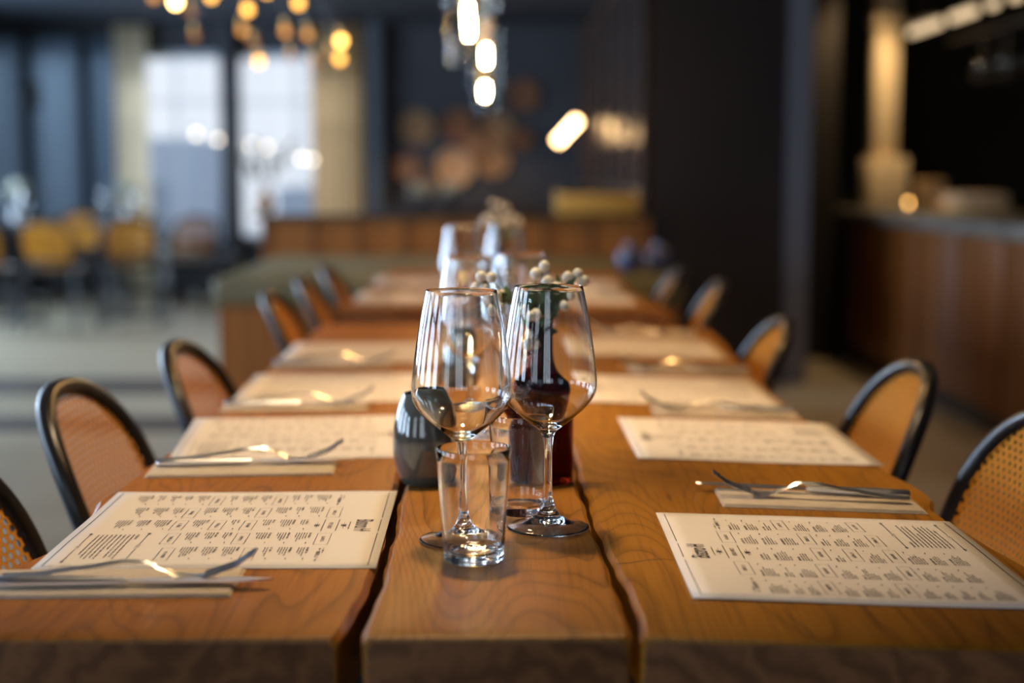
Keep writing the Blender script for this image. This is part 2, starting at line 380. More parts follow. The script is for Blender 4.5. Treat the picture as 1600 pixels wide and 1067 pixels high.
pleat('curtain', -3.44, -3.14, .01, 2.42, YF - .16, fabric('cream_curtain_cloth', (.95, .84, .62), .8), .012, 5, 'cream green curtain hanging left of the bright tall windows')
pleat('curtain', -1.68, -1.23, .01, 2.42, YF - .16, fabric('sand_curtain_cloth', (.62, .42, .22), .8), .012, 6, 'warm sand curtain hanging right of the bright tall windows')
sp = empty('wall_speaker', (-4.18, YF - .02, 1.80), 0, 'small dark box speaker fixed high on a dark window post', 'speaker')
MB().box(-.07, .07, -.2, -.06, -.12, .12, .012).build('case', M_DARKMET, sp); MB().box(-.02, .02, -.07, 0, -.03, .03).build('bracket', M_DARKMET, sp); MB().box(-.055, .055, -.206, -.2, -.1, .1).build('grille', M_BLACK, sp)

# ------------------------------------------------------------------ tables
def slab_poly(left, right):
    return left + right[::-1]
def table(name, y0, label, left, right, in1, in2, in3, in4, legs, zt=.75, th=.062):
    """left / right: live edges as lists of (x, y); in1..in4 the four inner edges of the three slabs"""
    t = empty(name, (0, y0, 0), 0, label, 'table', 'long oak tables')
    for k, (A, B) in enumerate(((left, in1), (in2, in3), (in4, right))):
        mb = MB()
        ys = sorted({round(y, 4) for x, y in A} | {round(y, 4) for x, y in B})
        def at(E, y):
            for (xa, ya), (xb, yb) in zip(E, E[1:]):
                if ya <= y <= yb + 1e-9: return xa + (xb - xa) * (y - ya) / max(1e-9, yb - ya)
            return E[-1][0] if y > E[-1][1] else E[0][0]
        yy = []
        n = 90; ya, yb = ys[0], ys[-1]
        bv = .004
        yy = [ya, ya + .001, ya + bv] + [ya + (yb - ya) * i / n for i in range(1, n)] + [yb]
        rings = []
        for j, y in enumerate(yy):
            xa, xb = at(A, y), at(B, y)
            wob = .0015 * math.sin(y * 31 + k * 2) + .001 * math.sin(y * 73 + k)
            xa += wob; xb -= wob * .8
            c = bv if 0 < j else 0
            inset = .004 if j == 0 else (.0012 if j == 1 else 0)
            e = .005
            # live outer edge slopes under the slab
            sl = .016 if k == 0 else .002; sr = .016 if k == 2 else .002
            rings.append([(xa + e + inset, y - y0, zt - inset), (xb - e - inset, y - y0, zt - inset), (xb - inset, y - y0, zt - e - inset), (xb - sr, y - y0, zt - th),
                          (xa + sl, y - y0, zt - th), (xa + inset, y - y0, zt - e - inset)])
        if k == 2: rings = [[(lambda w_: (w_.x, w_.y - y0, w_.z))(T_R @ Vector((p[0], p[1] + y0, p[2]))) for p in r] for r in rings]
        V = [[mb.bm.verts.new(p) for p in r] for r in rings]
        for P, Q in zip(V, V[1:]):
            for q in range(6):
                mb.bm.faces.new((P[q], P[(q + 1) % 6], Q[(q + 1) % 6], Q[q]))
        f0 = mb.bm.faces.new(V[0][::-1]); f1 = mb.bm.faces.new(V[-1])
        mb.bm.faces.ensure_lookup_table()
        f0.material_index = 1; f1.material_index = 1
        s = mb.build('tabletop_slab', [M_TOP[k], M_END], t, angle=28)
    for yl in legs:
        MB().box(-.03, .03, yl - y0 - .04, yl - y0 + .04, .02, zt - th - .012, .004).build('leg', M_BLACK, t)
        MB().box(-.30, .30, yl - y0 - .04, yl - y0 + .04, 0, .02, .004).build('foot', M_BLACK, t)
        MB().box(-.36, .38, yl - y0 - .04, yl - y0 + .04, zt - th - .012, zt - th, .002).build('top_bracket', M_BLACK, t)
    return t
LE = [(-.452, 1.062), (-.440, 1.15), (-.432, 1.25), (-.412, 1.32), (-.416, 1.45), (-.424, 1.535), (-.416, 1.60), (-.419, 1.68), (-.409, 1.80), (-.413, 1.92), (-.404, 2.06), (-.402, 2.16), (-.418, 2.34), (-.424, 2.42), (-.410, 2.55), (-.402, 2.8), (-.406, 3.0), (-.41, 3.2), (-.41, 3.38)]
RE_ = [(x * (1 + (x - .1) * .097), (y if y < 1.07 else y * (1 + (x - .1) * .097)) if y < 3.3 else 3.38) for x, y in [(.478, 1.062), (.470, 1.2), (.460, 1.30), (.448, 1.40), (.446, 1.47), (.460, 1.52), (.463, 1.56), (.452, 1.66), (.450, 1.71), (.437, 1.88), (.430, 2.07), (.434, 2.3), (.441, 2.51), (.45, 2.8), (.468, 3.06), (.468, 3.38)]]
I1 = [(-.118, 1.062), (-.107, 1.25), (-.114, 1.56), (-.112, 2.0), (-.115, 3.38)]
I2 = [(-.102, 1.062), (-.100, 1.3), (-.106, 1.56), (-.104, 2.0), (-.108, 3.38)]
I3 = [(.098, 1.062), (.098, 1.18), (.093, 1.32), (.087, 1.56), (.088, 1.8), (.092, 2.2), (.09, 3.38)]
I4 = [(.107, 1.062), (.106, 1.2), (.102, 1.27), (.097, 1.30), (.094, 1.5), (.091, 1.74), (.094, 2.1), (.096, 3.38)]
table('dining_table', 1.062, 'long oak dining table of three live-edge slabs, in the foreground', LE, RE_, I1, I2, I3, I4, (1.2, 3.15))
near = bpy.data.objects['dining_table']
M_CRACK = mat('filled_crack', (.05, .022, .008), .7)
def crack(pts, wd):
    mb = MB(); V = []
    for k, (x, y) in enumerate(pts):
        a = pts[max(k - 1, 0)]; b_ = pts[min(k + 1, len(pts) - 1)]; d = Vector((b_[0] - a[0], b_[1] - a[1])).normalized(); n_ = Vector((-d.y, d.x)) * wd[k] / 2
        V.append([mb.bm.verts.new(T_R @ Vector((x + q * n_.x, y + q * n_.y, .75022)) - Vector((0, 1.062, 0))) for q in (-1, 1)])
    for A, B in zip(V, V[1:]): mb.bm.faces.new((A[0], A[1], B[1], B[0]))
    mb.build('crack', M_CRACK, near, smooth=False)
crack([(.103, 1.268), (.115, 1.272), (.13, 1.283), (.145, 1.289), (.160, 1.286), (.178, 1.288)], [.0022, .0018, .0013, .0012, .0009, .0003])
crack([(.236, 1.07), (.234, 1.10), (.229, 1.12), (.226, 1.145)], [.0016, .0013, .0008, .0003])
crack([(.215, 1.735), (.222, 1.705), (.236, 1.68), (.25, 1.665), (.28, 1.655)], [.0004, .0012, .0016, .001, .0003])
def shift(E, d, s=1): return [(x * s, 3.85 + (y - 1.062) * .66) for x, y in E]
table('dining_table', 3.85, 'second oak dining table, behind the near one', shift(LE, 0, .98), shift(RE_, 0, .9), shift(I1, 0), shift(I2, 0), shift(I3, 0), shift(I4, 0), (4.08, 5.15))

# cracks in the near right slab: thin dark filled splits drawn in the surface (real shallow geometry)
# ------------------------------------------------------------------ menus
MW, MH = .310, .300
def wav(x, y): return .0007 + .0005 * math.sin(x * 19 + 1) * math.sin(y * 15 + .5) + .0004 * math.sin(y * 27)
def make_menu_meshes():
    # local: +X is down the page, +Y is the reading direction, origin at the page centre
    rnd = random.Random(3)
    top = MB()
    A = lambda u, v: ((u - .5) * MH, (v - .5) * MW, wav((u - .5) * MH, (v - .5) * MW))
    top.grid(A, 14, 14)
    paper = top
    ink = MB()
    def rect(x0, x1, y0, y1, sk=0):
        # x = down the page, y = along the line, measured from the top left corner
        X0, X1, Y0, Y1 = x0 - MH / 2, x1 - MH / 2, y0 - MW / 2, y1 - MW / 2
        vs = []
        for (x, y) in ((X0, Y0), (X1, Y0), (X1, Y1), (X0, Y1)): vs.append(ink.bm.verts.new((x, y, wav(x, y) + .0007)))
        ink.bm.faces.new(vs)
    def hline(x, y0, y1, t=.0005):
        n = max(1, int((y1 - y0) / .02))
        for i in range(n): rect(x - t / 2, x + t / 2, y0 + (y1 - y0) * i / n, y0 + (y1 - y0) * (i + 1) / n)
    def vline(y, x0, x1, t=.0005):
        n = max(1, int((x1 - x0) / .02))
        for i in range(n): rect(x0 + (x1 - x0) * i / n, x0 + (x1 - x0) * (i + 1) / n, y - t / 2, y + t / 2)
    def diamond(x, y, r):
        vs = [ink.bm.verts.new((a - MH / 2, b_ - MW / 2, wav(a - MH / 2, b_ - MW / 2) + .0007)) for a, b_ in ((x - r, y), (x, y - r), (x + r, y), (x, y + r))]
        ink.bm.faces.new(vs)
    def glyphs(x, y0, y1, h, wt=.0005):
        """a word set as little letter strokes between y0 and y1, foot line at x"""
        y = y0
        while y < y1 - h * .4:
            wd = h * rnd.uniform(.38, .6); k = rnd.randint(0, 3)
            rect(x - h, x, y, y + wt)
            if k != 0: rect(x - h, x, y + wd - wt, y + wd)
            if k in (1, 3): rect(x - h, x - h + wt, y, y + wd)
            if k in (2, 3): rect(x - h * .55, x - h * .55 + wt, y, y + wd)
            if k == 0: rect(x - wt, x, y, y + wd)
            y += wd + h * .22
    def words(x, y0, y1, h, bold=False):
        y = y0
        while y < y1 - .002:
            wd = min(rnd.uniform(.003, .009), y1 - y)
            if bold: glyphs(x, y, y + wd, h * 1.25, .00055)
            else: rect(x - h * .72, x - h * .1, y, y + wd - .0006)
            y += wd + .0011
    e = .0078
    for x in (e, MH - e): pass
    hline(e, e, .122, .0008); hline(e, .131, .179, .0008); hline(e, .188, MW - e, .0008)
    hline(MH - e, e, MW - e, .0008); vline(e, e, MH - e, .0004); vline(MW - e, e, MH - e, .0004)
    hline(.0375, .140, .170, .0008)
    lanes = [.020 + i * .0555 for i in range(5)]; LW = .047
    def box(x, y, wd, hh):
        hline(x, y, y + wd, .0005); hline(x + hh, y, y + wd, .0005); vline(y, x, x + hh, .0004); vline(y + wd, x, x + hh, .0004)
        glyphs(x + hh * .5 + .0015, y + wd * .28, y + wd * .75, .0032, .0005)
    def orn(x, y, wd):
        c = y + wd / 2
        diamond(x - .0015, c, .0016); hline(x - .0015, c - .010, c - .003, .0004); hline(x - .0015, c + .003, c + .010, .0004)
    def head(x, y, wd):
        orn(x - .004, y - .0, 0 if False else wd * .0 + 0.004) if False else None
        glyphs(x + .004, y + wd * .28, y + wd * .76, .0036, .0006); orn(x + .0, y - wd * .28, wd); orn(x + .0, y + wd * .28, wd) if False else diamond(x + .002, y + wd * .92, .0015)
        diamond(x + .002, y + wd * .1, .0015); hline(x + .002, y + wd * .0, y + wd * .2, .0004); hline(x + .002, y + wd * .82, y + wd, .0004)
    start = [.056, .051, .049, .051, .054]
    for i, y in enumerate(lanes):
        x = start[i]; end = MH - .022 if i < 3 else .214
        if i in (0, 4): head(x, y, LW); x += .012
        elif i == 2:
            hline(x, y, y + LW, .0008); hline(x + .014, y, y + LW, .0008); glyphs(x + .009, y + LW * .25, y + LW * .78, .004, .0006)
            for q in (x - .006, x + .020):
                diamond(q, y + LW / 2, .003); hline(q, y + LW * .25, y + LW * .75, .0004); hline(q - .002, y + LW * .38, y + LW * .62, .0004); hline(q + .002, y + LW * .38, y + LW * .62, .0004)
            x += .030
        else: box(x, y + .002, LW - .004, .013); x += .019
        kb = 0
        while x < end - .012:
            kb += 1
            if kb in (4, 8) or (kb == 6 and i == 2):
                box(x, y + .003, LW - .006, .012); x += .017; continue
            ln = rnd.randint(2, 5)
            words(x + .0022, y, y + rnd.uniform(.012, .022), .0017, True)
            words(x + .0022, y + LW - .010, y + LW - .006, .0017, False); words(x + .0022, y + LW - .004, y + LW - .002, .0017, False)
            for q in range(ln):
                words(x + .0026 + .0024 * (q + 1), y, y + (rnd.uniform(.022, .034) if q < ln - 1 else rnd.uniform(.008, .020)), .0014)
            x += .0024 * (ln + 1) + .0058
    # wide note at the foot of the last two columns, ruled off above and below by arrows
    ya, yb = lanes[3] + .002, lanes[4] + LW - .002
    for xx in (.224, .279):
        hline(xx, ya, (ya + yb) / 2 - .007, .0006); hline(xx, (ya + yb) / 2 + .007, yb, .0006); diamond(xx, ya, .0022); diamond(xx, yb, .0022)
        glyphs(xx + .002, (ya + yb) / 2 - .005, (ya + yb) / 2 + .005, .004, .0004)
    words(.234, ya + .004, ya + .022, .0018, True)
    for q in range(9): words(.2335 + .0042 * (q + 1), ya + .004, yb - .004 - (rnd.random() * .04 if q in (3, 8) else rnd.random() * .008), .0017)
    pm = paper.build('menu_sheet', M_PAPER, angle=60)
    im = ink.build('printed_text', M_INK, smooth=False)
    s = pm.modifiers.new('thickness', 'SOLIDIFY'); s.thickness = .0005; s.offset = -1
    return pm, im
def text_mesh(txt, size, sx, m, shear=0):
    cu = bpy.data.curves.new('t', 'FONT'); cu.body = txt; cu.size = size; cu.align_x = 'CENTER'; cu.align_y = 'CENTER'; cu.offset = size * .008
    tmp = bpy.data.objects.new('t', cu); COL.objects.link(tmp)
    dg = bpy.context.evaluated_depsgraph_get(); me = bpy.data.meshes.new_from_object(tmp.evaluated_get(dg))
    bpy.data.objects.remove(tmp); me.materials.clear(); me.materials.append(m)
    for v in me.vertices: v.co.x *= sx
    return me
def make_menu():
    pm, im = make_menu_meshes()
    r = empty('menu', cat='menu')
    pm.parent = r; im.parent = r; pm.name = 'sheet'
    me = text_mesh('Bistro H', .0235, .60, M_INK)
    for v in me.vertices:
        X, Y = v.co.x, v.co.y * 1.0           # reading -> +Y, up the page -> -X
        a, b_ = -Y + (.0245 - MH / 2), X
        v.co = (a, b_, wav(a, b_) + .0008)
    t = bpy.data.objects.new('title_lettering', me); COL.objects.link(t); t.parent = r
    return r
menu = Proto(make_menu); GM = 'printed menus laid as place mats'
ZT = .75
D2 = math.radians
MEN = [('R', .308, 1.316, -.5, 'menu on the front right of the near table, nearest on that side'),
       ('L', -.259, 1.407, .5, 'menu on the front left of the near table, behind the crossed fork and knife'),
       ('R', .318, 1.915, 0, 'menu on the right side of the near table, second from the front'),
       ('L', -.263, 1.905, 5.5, 'menu on the left side of the near table, second from the front'),
       ('R', .285, 2.36, 0, 'menu on the right side of the near table, third from the front'),
       ('L', -.262, 2.36, 2, 'menu on the left side of the near table, third from the front'),
       ('R', .295, 2.96, 0, 'menu on the right side of the near table, last before its far end'),
       ('L', -.262, 2.83, 1, 'menu on the left side of the near table, last before its far end'),
       ('L', -.25, 4.15, 1, 'menu on the front left of the second table'), ('R', .235, 4.15, -1, 'menu on the front right of the second table'),
       ('L', -.25, 4.75, 1, 'menu on the far left of the second table'), ('R', .235, 4.75, -1, 'menu on the far right of the second table')]
for sd, x, y, rz, lab in MEN:
    o = menu((x, y, ZT + .0006), D2(rz) + (PI if sd == 'L' else 0), 'printed ' + lab, GM)
    if sd == 'R': on_right(o)

# ------------------------------------------------------------------ napkins, knives, forks
def make_napkin():
    mb = MB()
    for k in range(3):
        mb.box(-.108 + k * .0022, .106 - k * .0012, -.042 + k * .0006, .042 - k * .0018, .0002 + k * .0011, .0011 + k * .0011, .0004)
    o = mb.build('napkin', M_NAP, angle=50); o['category'] = 'napkin'; return o
def make_knife():
    # along +X: handle at -X, tip at +X
    r = empty('table_knife', cat='knife')
    mb = MB(); L_ = [(-.115, .0055), (-.112, .0078), (-.09, .0082), (-.05, .0072), (-.015, .0058), (-.005, .0052)]
    mb.tube([(x, 0, .0062) for x, _ in L_], [w_ for _, w_ in L_], 14)
    for v in mb.bm.verts: v.co.z = .0050 + (v.co.z - .0062) * .62
    mb.build('handle', M_STEEL, r)
    mb = MB()
    pts = [(-.006, .0052), (.004, .0062), (.02, .0092), (.06, .0098), (.09, .0085), (.108, .0045), (.1145, .0)]
    top = []
    V = []
    for x, w_ in pts:
        V.append([mb.bm.verts.new((x, w_, .0050)), mb.bm.verts.new((x, -w_ * .55, .0062)), mb.bm.verts.new((x, -w_ * .55, .0042))])
    for A, B in zip(V, V[1:]):
        for q in range(3): mb.bm.faces.new((A[q], A[(q + 1) % 3], B[(q + 1) % 3], B[q]))
    mb.bm.faces.new(V[0]); mb.bm.faces.new(V[-1][::-1])
    bmesh.ops.remove_doubles(mb.bm, verts=mb.bm.verts[:], dist=1e-5)
    mb.build('blade', M_STEEL, r, angle=50); return r
def fz(x):
    """side profile of the fork: handle end low, arched shank, bowl low, tines up"""
    P = [(-.105, .0075), (-.08, .0085), (-.04, .0135), (-.005, .0185), (.012, .0185), (.028, .0125), (.042, .0065), (.056, .0050), (.07, .0095), (.085, .0145), (.105, .0265)]
    for (a, za), (b_, zb) in zip(P, P[1:]):
        if a <= x <= b_:
            t = (x - a) / (b_ - a); t = t * t * (3 - 2 * t) * .5 + t * .5
            return za + (zb - za) * t
    return P[-1][1]
def make_fork():
    r = empty('table_fork', cat='fork')
    def strip(mb, f, xa, xb, n, tk):
        V = []
        for i in range(n + 1):
            x = xa + (xb - xa) * i / n; y0, y1 = f(x); z = fz(x); c = .0006
            V.append([mb.bm.verts.new((x, y0, z)), mb.bm.verts.new((x, (y0 + y1) / 2, z + tk / 2 + c)), mb.bm.verts.new((x, y1, z)), mb.bm.verts.new((x, (y0 + y1) / 2, z - tk / 2))])
        for A, B in zip(V, V[1:]):
            for q in range(4): mb.bm.faces.new((A[q], A[(q + 1) % 4], B[(q + 1) % 4], B[q]))
        mb.bm.faces.new(V[0]); mb.bm.faces.new(V[-1][::-1])
    def hw(x):
        P = [(-.105, .003), (-.102, .0065), (-.09, .0085), (-.05, .0058), (0, .0034), (.02, .0033), (.035, .0062), (.045, .0105), (.058, .0122), (.064, .0122)]
        for (a, wa), (b_, wb) in zip(P, P[1:]):
            if a <= x <= b_: return wa + (wb - wa) * (x - a) / (b_ - a)
        return P[-1][1]
    mb = MB(); strip(mb, lambda x: (-hw(x), hw(x)), -.105, .0625, 44, .0036)
    mb.build('handle', M_STEEL, r, angle=60)
    for k in range(4):
        mb = MB(); c = -.0093 + k * .0062
        strip(mb, lambda x: (c - .0023 + (x - .06) * .022, c + .0023 - (x - .06) * .022), .0615, .105, 14, .0022)
        mb.build('tine', M_STEEL, r, angle=60)
    return r
napkin = Proto(make_napkin); knife = Proto(make_knife); fork = Proto(make_fork)
# (side, napkin x, y, rot; knife x, y, rot; fork x, y, rot) ; rot 0 points the tips at the table's middle for L
SET = [('L', -.325, 1.205, 1, -.302, 1.188, 1.5, -.309, 1.203, 1, 'front left of the near table, in front of the menu'),
       ('R', .341, 1.547, -2, .330, 1.576, -7, .333, 1.546, -4, 'front right of the near table, behind the menu'),
       ('L', -.298, 1.690, 4, -.285, 1.703, 5, -.29, 1.716, 5, 'left side of the near table, second place from the front'),
       ('R', .330, 2.135, -2, .322, 2.15, -4, .31, 2.12, -7, 'right side of the near table, second place from the front'),
       ('L', -.30, 2.155, 2, -.29, 2.15, 3, -.29, 2.165, 3, 'left side of the near table, third place from the front'),
       ('R', .337, 2.60, -1, .33, 2.61, -2, .315, 2.585, -5, 'right side of the near table, third place from the front'),
       ('L', -.30, 2.63, 2, -.29, 2.625, 3, -.29, 2.64, 3, 'left side of the near table, last place'),
       ('R', .325, 3.20, -1, .315, 3.21, -3, .295, 3.185, -6, 'right side of the near table, last place'),
       ('L', -.28, 3.94, 2, -.27, 3.935, 3, -.27, 3.95, 3, 'front left of the second table'),
       ('R', .26, 4.36, -4, .25, 4.37, -6, .24, 4.35, -10, 'front right of the second table'),
       ('L', -.28, 4.54, 2, -.27, 4.535, 3, -.27, 4.55, 3, 'far left of the second table')]
for sd, nx, ny, nr, kx, ky, kr, fx, fy, fr, lab in SET:
    a = PI if sd == 'R' else 0
    s_ = lambda q: D2(q) + a
    zb = ZT + .0034
    q = [napkin((nx, ny, ZT), s_(nr), 'folded beige napkin, ' + lab, 'folded napkins'),
         knife((kx, ky, zb), s_(kr), 'steel table knife, ' + lab, 'table knives'),
         fork((fx, fy, zb - .002), s_(fr), 'steel fork with raised tines, ' + lab, 'forks')]
    if sd == 'R':
        for o in q: on_right(o)

# ------------------------------------------------------------------ glasses
def smooth_prof(P, k=4):
    out = []
    for i in range(len(P) - 1):
        p0, p1, p2, p3 = P[max(i - 1, 0)], P[i], P[i + 1], P[min(i + 2, len(P) - 1)]
        for j in range(k):
            t = j / k
            out.append(tuple(.5 * (2 * p1[q] + (p2[q] - p0[q]) * t + (2 * p0[q] - 5 * p1[q] + 4 * p2[q] - p3[q]) * t * t + (3 * p1[q] - p0[q] - 3 * p2[q] + p3[q]) * t ** 3) for q in (0, 1)))
    out.append(P[-1]); return [(max(0, r), z) for r, z in out]
def make_wine_thing():
    r = empty('wine_glass', cat='wine glass'); k = 4
    foot = smooth_prof([(0, .0085), (.010, .0070), (.022, .0036), (.033, .0010), (.0385, .0), (.0400, .0010), (.0394, .0022), (.032, .0038), (.022, .0068), (.0135, .0120), (.0080, .0185), (.0056, .026)], k) + [(0, .026)]
    stem = [(0, .026)] + smooth_prof([(.0056, .026), (.0044, .034), (.0038, .05), (.0039, .075), (.0052, .0895)], k) + [(0, .0895)]
    outer = [(.0052, .0895), (.0075, .0945), (.0105, .0975), (.024, .108), (.0385, .1215), (.0455, .1325), (.0468, .143), (.0455, .160), (.0425, .182), (.0375, .212), (.0330, .2345)]
    inner = [(.0320, .2345), (.0365, .212), (.0415, .182), (.0445, .160), (.0457, .1435), (.0443, .1335), (.0372, .1228), (.0225, .1098), (.009, .1018), (.0, .1006)]
    MB().lathe([(0, .0895)] + smooth_prof(outer, k) + [(.0328, .2352), (.0322, .2352)] + smooth_prof(inner, k), n=72).build('bowl', M_GLASS, r, angle=60)
    MB().lathe(stem, n=32).build('stem', M_GLASS, r, angle=60); MB().lathe(foot, n=72).build('foot', M_GLASS, r, angle=60)
    return r
def make_tumbler():
    prof = [(0, .0022), (.020, .0018), (.0245, .0), (.0262, .0012), (.0268, .004)] + [(.0268 + (.0334 - .0268) * t / 8, .004 + .0965 * t / 8) for t in range(1, 9)] + [(.0330, .1014), (.0322, .1014)] + \
           [(.0318 - (.0318 - .0252) * t / 8, .1005 - (.1005 - .0125) * t / 8) for t in range(0, 9)] + [(.0235, .0095), (.019, .0082), (0, .0078)]
    o = MB().lathe(prof, n=64).build('tumbler', M_GLASS, angle=50); o['category'] = 'tumbler'; return o
def make_votive():
    outer = smooth_prof([(0, 0), (.020, 0), (.0245, .002), (.0295, .012), (.0335, .030), (.0345, .045), (.0335, .062), (.0295, .082), (.0235, .0975), (.0215, .1015)], 4)
    inner = smooth_prof([(.0200, .1015), (.0220, .0965), (.0275, .081), (.0312, .062), (.0320, .045), (.030, .028), (.022, .012), (0, .0105)], 4)
    r = empty('votive_holder', cat='candle holder')
    MB().lathe(outer + inner, n=56).build('glass_cup', M_SMOKE, r, angle=60)
    MB().lathe([(0, .0125), (.018, .0125), (.018, .026), (0, .026)], n=24).build('tealight', mat('tealight_wax', (.7, .68, .6), .5) if 'tealight_wax' not in bpy.data.materials else bpy.data.materials['tealight_wax'], r)
    return r
def make_bottle():
    k = 4
    outer = smooth_prof([(0, 0), (.034, 0), (.0368, .003), (.0375, .02), (.0375, .085), (.0365, .098), (.031, .110), (.020, .124), (.0155, .140), (.0148, .160), (.0150, .178), (.0170, .183)], k)
    inner = smooth_prof([(.0150, .184), (.0128, .178), (.0125, .160), (.0135, .140), (.018, .122), (.029, .107), (.0345, .096), (.0352, .085), (.0350, .02), (.033, .007), (0, .006)], k)
    o = MB().lathe(outer + inner, n=56).build('bottle_vase', M_AMBERG, angle=60); o['category'] = 'vase'; return o
wine = Proto(make_wine_thing); tumb = Proto(make_tumbler); votive = Proto(make_votive); bottle = Proto(make_bottle)
ZG = ZT + .0005      # a hair above the oiled wood, so that glass and wood never share one plane
GW = 'wine glasses on the tables'
wine((-.035, 1.352, ZG), .3, 'empty clear wine glass behind the front tumbler, left of the front pair', GW)
wine((.047, 1.401, ZG), 1.1, 'empty clear wine glass with its whole stem in view, right of the front pair', GW)
wine((-.037, 1.92, ZG), .7, 'clear wine glass behind the dark votive, out of focus, left of the second pair', GW)
wine((.03, 2.0, ZG), .2, 'clear wine glass behind the front pair, mostly hidden, right of the second pair', GW)
wine((-.078, 3.12, ZG), .2, 'blurred wine glass, left of the farthest pair on the near table', GW)
wine((.014, 3.18, ZG), .9, 'blurred wine glass beside the far flowers, right of the farthest pair', GW)
GT = 'tumblers on the tables'
tumb((-.023, 1.282, ZG), 0, 'clear water tumbler standing frontmost on the middle plank', GT)
tumb((.022, 1.468, ZG), 0, 'clear water tumbler between and behind the two front wine glasses', GT)
tumb((.04, 2.10, ZG), 0, 'clear water tumbler behind the flower bottle, out of focus', GT)
tumb((-.02, 3.02, ZG), 0, 'blurred clear tumbler before the farthest glasses on the near table', GT)
votive((-.084, 1.612, ZG), 0, 'glossy dark grey-green glass votive holder left of the wine glasses', 'votive holders')
votive((-.06, 2.25, ZG), 0, 'dark glass votive holder farther back behind the wine glasses', 'votive holders')
bottle((.045, 1.628, ZG), 0, 'dark red-brown glass bottle vase holding the near berry sprigs', 'bottle vases')
bottle((.0, 3.33, ZG), 0, 'dark red-brown bottle vase holding the far blurred flowers', 'bottle vases')

# ------------------------------------------------------------------ berry sprigs
def leafmesh(mb, p, d, ln, wd):
    p = Vector(p); d = Vector(d).normalized(); side = d.cross(Vector((0, -1, .3))).normalized(); up = side.cross(d)
    V = []
    for i in range(6):
        t = i / 5; wdt = wd * math.sin(PI * min(1, t * .95 + .03)) ** .8
        c = p + d * ln * t + up * (.12 * ln * math.sin(PI * t))
        V.append([mb.bm.verts.new(c - side * wdt), mb.bm.verts.new(c + up * wdt * -.25), mb.bm.verts.new(c + side * wdt)])
    for A, B in zip(V, V[1:]):
        for q in range(2): mb.bm.faces.new((A[q], A[q + 1], B[q + 1], B[q]))
def sprig(origin, tips, label, leaves=6, r=.0064, seed=0, yc=1.628, group='berry sprigs in the bottle vases', berries=True):
    """origin: where the stem meets the vase mouth; tips: berry centres, all in world coordinates"""
    rnd = random.Random(seed)
    O = Vector(origin); root = empty('berry_sprig', origin, 0, label, 'berry sprig', group)
    T = [Vector(t) for t in tips]
    cen = sum(T, Vector()) / len(T)
    mid = O.lerp(cen, .55) + Vector((rnd.uniform(-.004, .004), rnd.uniform(-.004, .004), .002))
    st = MB()
    down = O + Vector((rnd.uniform(-.004, .004), rnd.uniform(-.004, .004), -.09))
    st.tube([down - O, Vector((0, 0, 0)), (mid - O) * .5 + Vector((0, 0, .003)), mid - O], [.0011, .0013, .0012, .0011], 6)
    st.tube([mid - O, (mid.lerp(cen, .6)) - O], [.0011, .0009], 6)
    for t in T:
        st.tube([mid.lerp(cen, .35) - O, mid.lerp(t, .6) - O + Vector((0, 0, -.003)), t - O], [.0009, .0007, .0006], 5)
    st.build('twig', M_TWIG, root)
    for t in T:
        if not berries: break
        rr = r * rnd.uniform(.88, 1.1)
        b_ = MB().ball((0, 0, 0), rr, (1, 1, 1.05), 18).build('berry', M_BERRY, root); b_.location = t - O
        c = MB().ball((0, 0, rr * .98), rr * .22, (1, 1, .6), 8).build('calyx', M_CALYX, b_)
        dv = (t - mid); b_.rotation_euler = (rnd.uniform(-.8, .8), rnd.uniform(-.5, .9), 0)
    for k in range(leaves):
        lf = MB(); q = O.lerp(mid, .15 + .8 * rnd.random()).lerp(cen, rnd.random() * .5) - O
        d = Vector((rnd.uniform(-1, 1), rnd.uniform(-.7, .7), rnd.uniform(-.1, 1)))
        leafmesh(lf, q, d, rnd.uniform(.018, .03), rnd.uniform(.003, .0048))
        o = lf.build('leaf', M_LEAF, root)
    return root
def P_(px, py, dy=0):      # berry positions read off once, in metres on the vase's own plane
    return (px, 1.628 + dy, py)
S1 = [(-.020, .980), (-.009, .979), (-.0245, .967), (-.016, .966), (-.0035, .957), (-.0005, .945), (-.0075, .953), (.0015, .959)]
S2 = [(.0500, .9905), (.0405, .983), (.0535, .974), (.034, .967), (.022, .945), (.0305, .938), (.0385, .939), (.052, .936)]
S3 = [(.0770, .978), (.0875, .982), (.094, .974), (.0835, .960), (.064, .967), (.0735, .948), (.058, .955)]
S4 = [(.0345, .914), (.0465, .916), (.030, .907), (.0385, .906)]
rn = random.Random(4)
for k, (S, lab, lv) in enumerate(((S1, 'leftmost, its berries showing between the two wine glasses', 4), (S2, 'middle and tallest, behind the rim of the right wine glass', 12), (S3, 'rightmost, reaching past the right wine glass', 10), (S4, 'shortest, seen through the right wine glass just over the bottle mouth', 8))):
    sprig((.045 + (-.006, 0, .006, .002)[k], 1.628, .928), [(x, 1.628 + rn.uniform(-.014, .014) - (.016 if k == 3 or z < .95 else 0), z) for x, z in S], 'white berry sprig, ' + lab, int(lv * 1.5), seed=k)
rn = random.Random(8)
for k, (cx, cz) in enumerate(((-.028, 1.0), (.0, 1.012), (.028, .985))):
    sprig((.0 + (-.005, 0, .005)[k], 3.33, .928), [(cx + rn.uniform(-.02, .02), 3.32 + rn.uniform(-.03, .03), cz + rn.uniform(-.025, .02)) for _ in range(7)], 'blurred sprig of white berries in the far bottle vase, ' + ('left', 'middle and tallest', 'right')[k], 8, seed=20 + k)

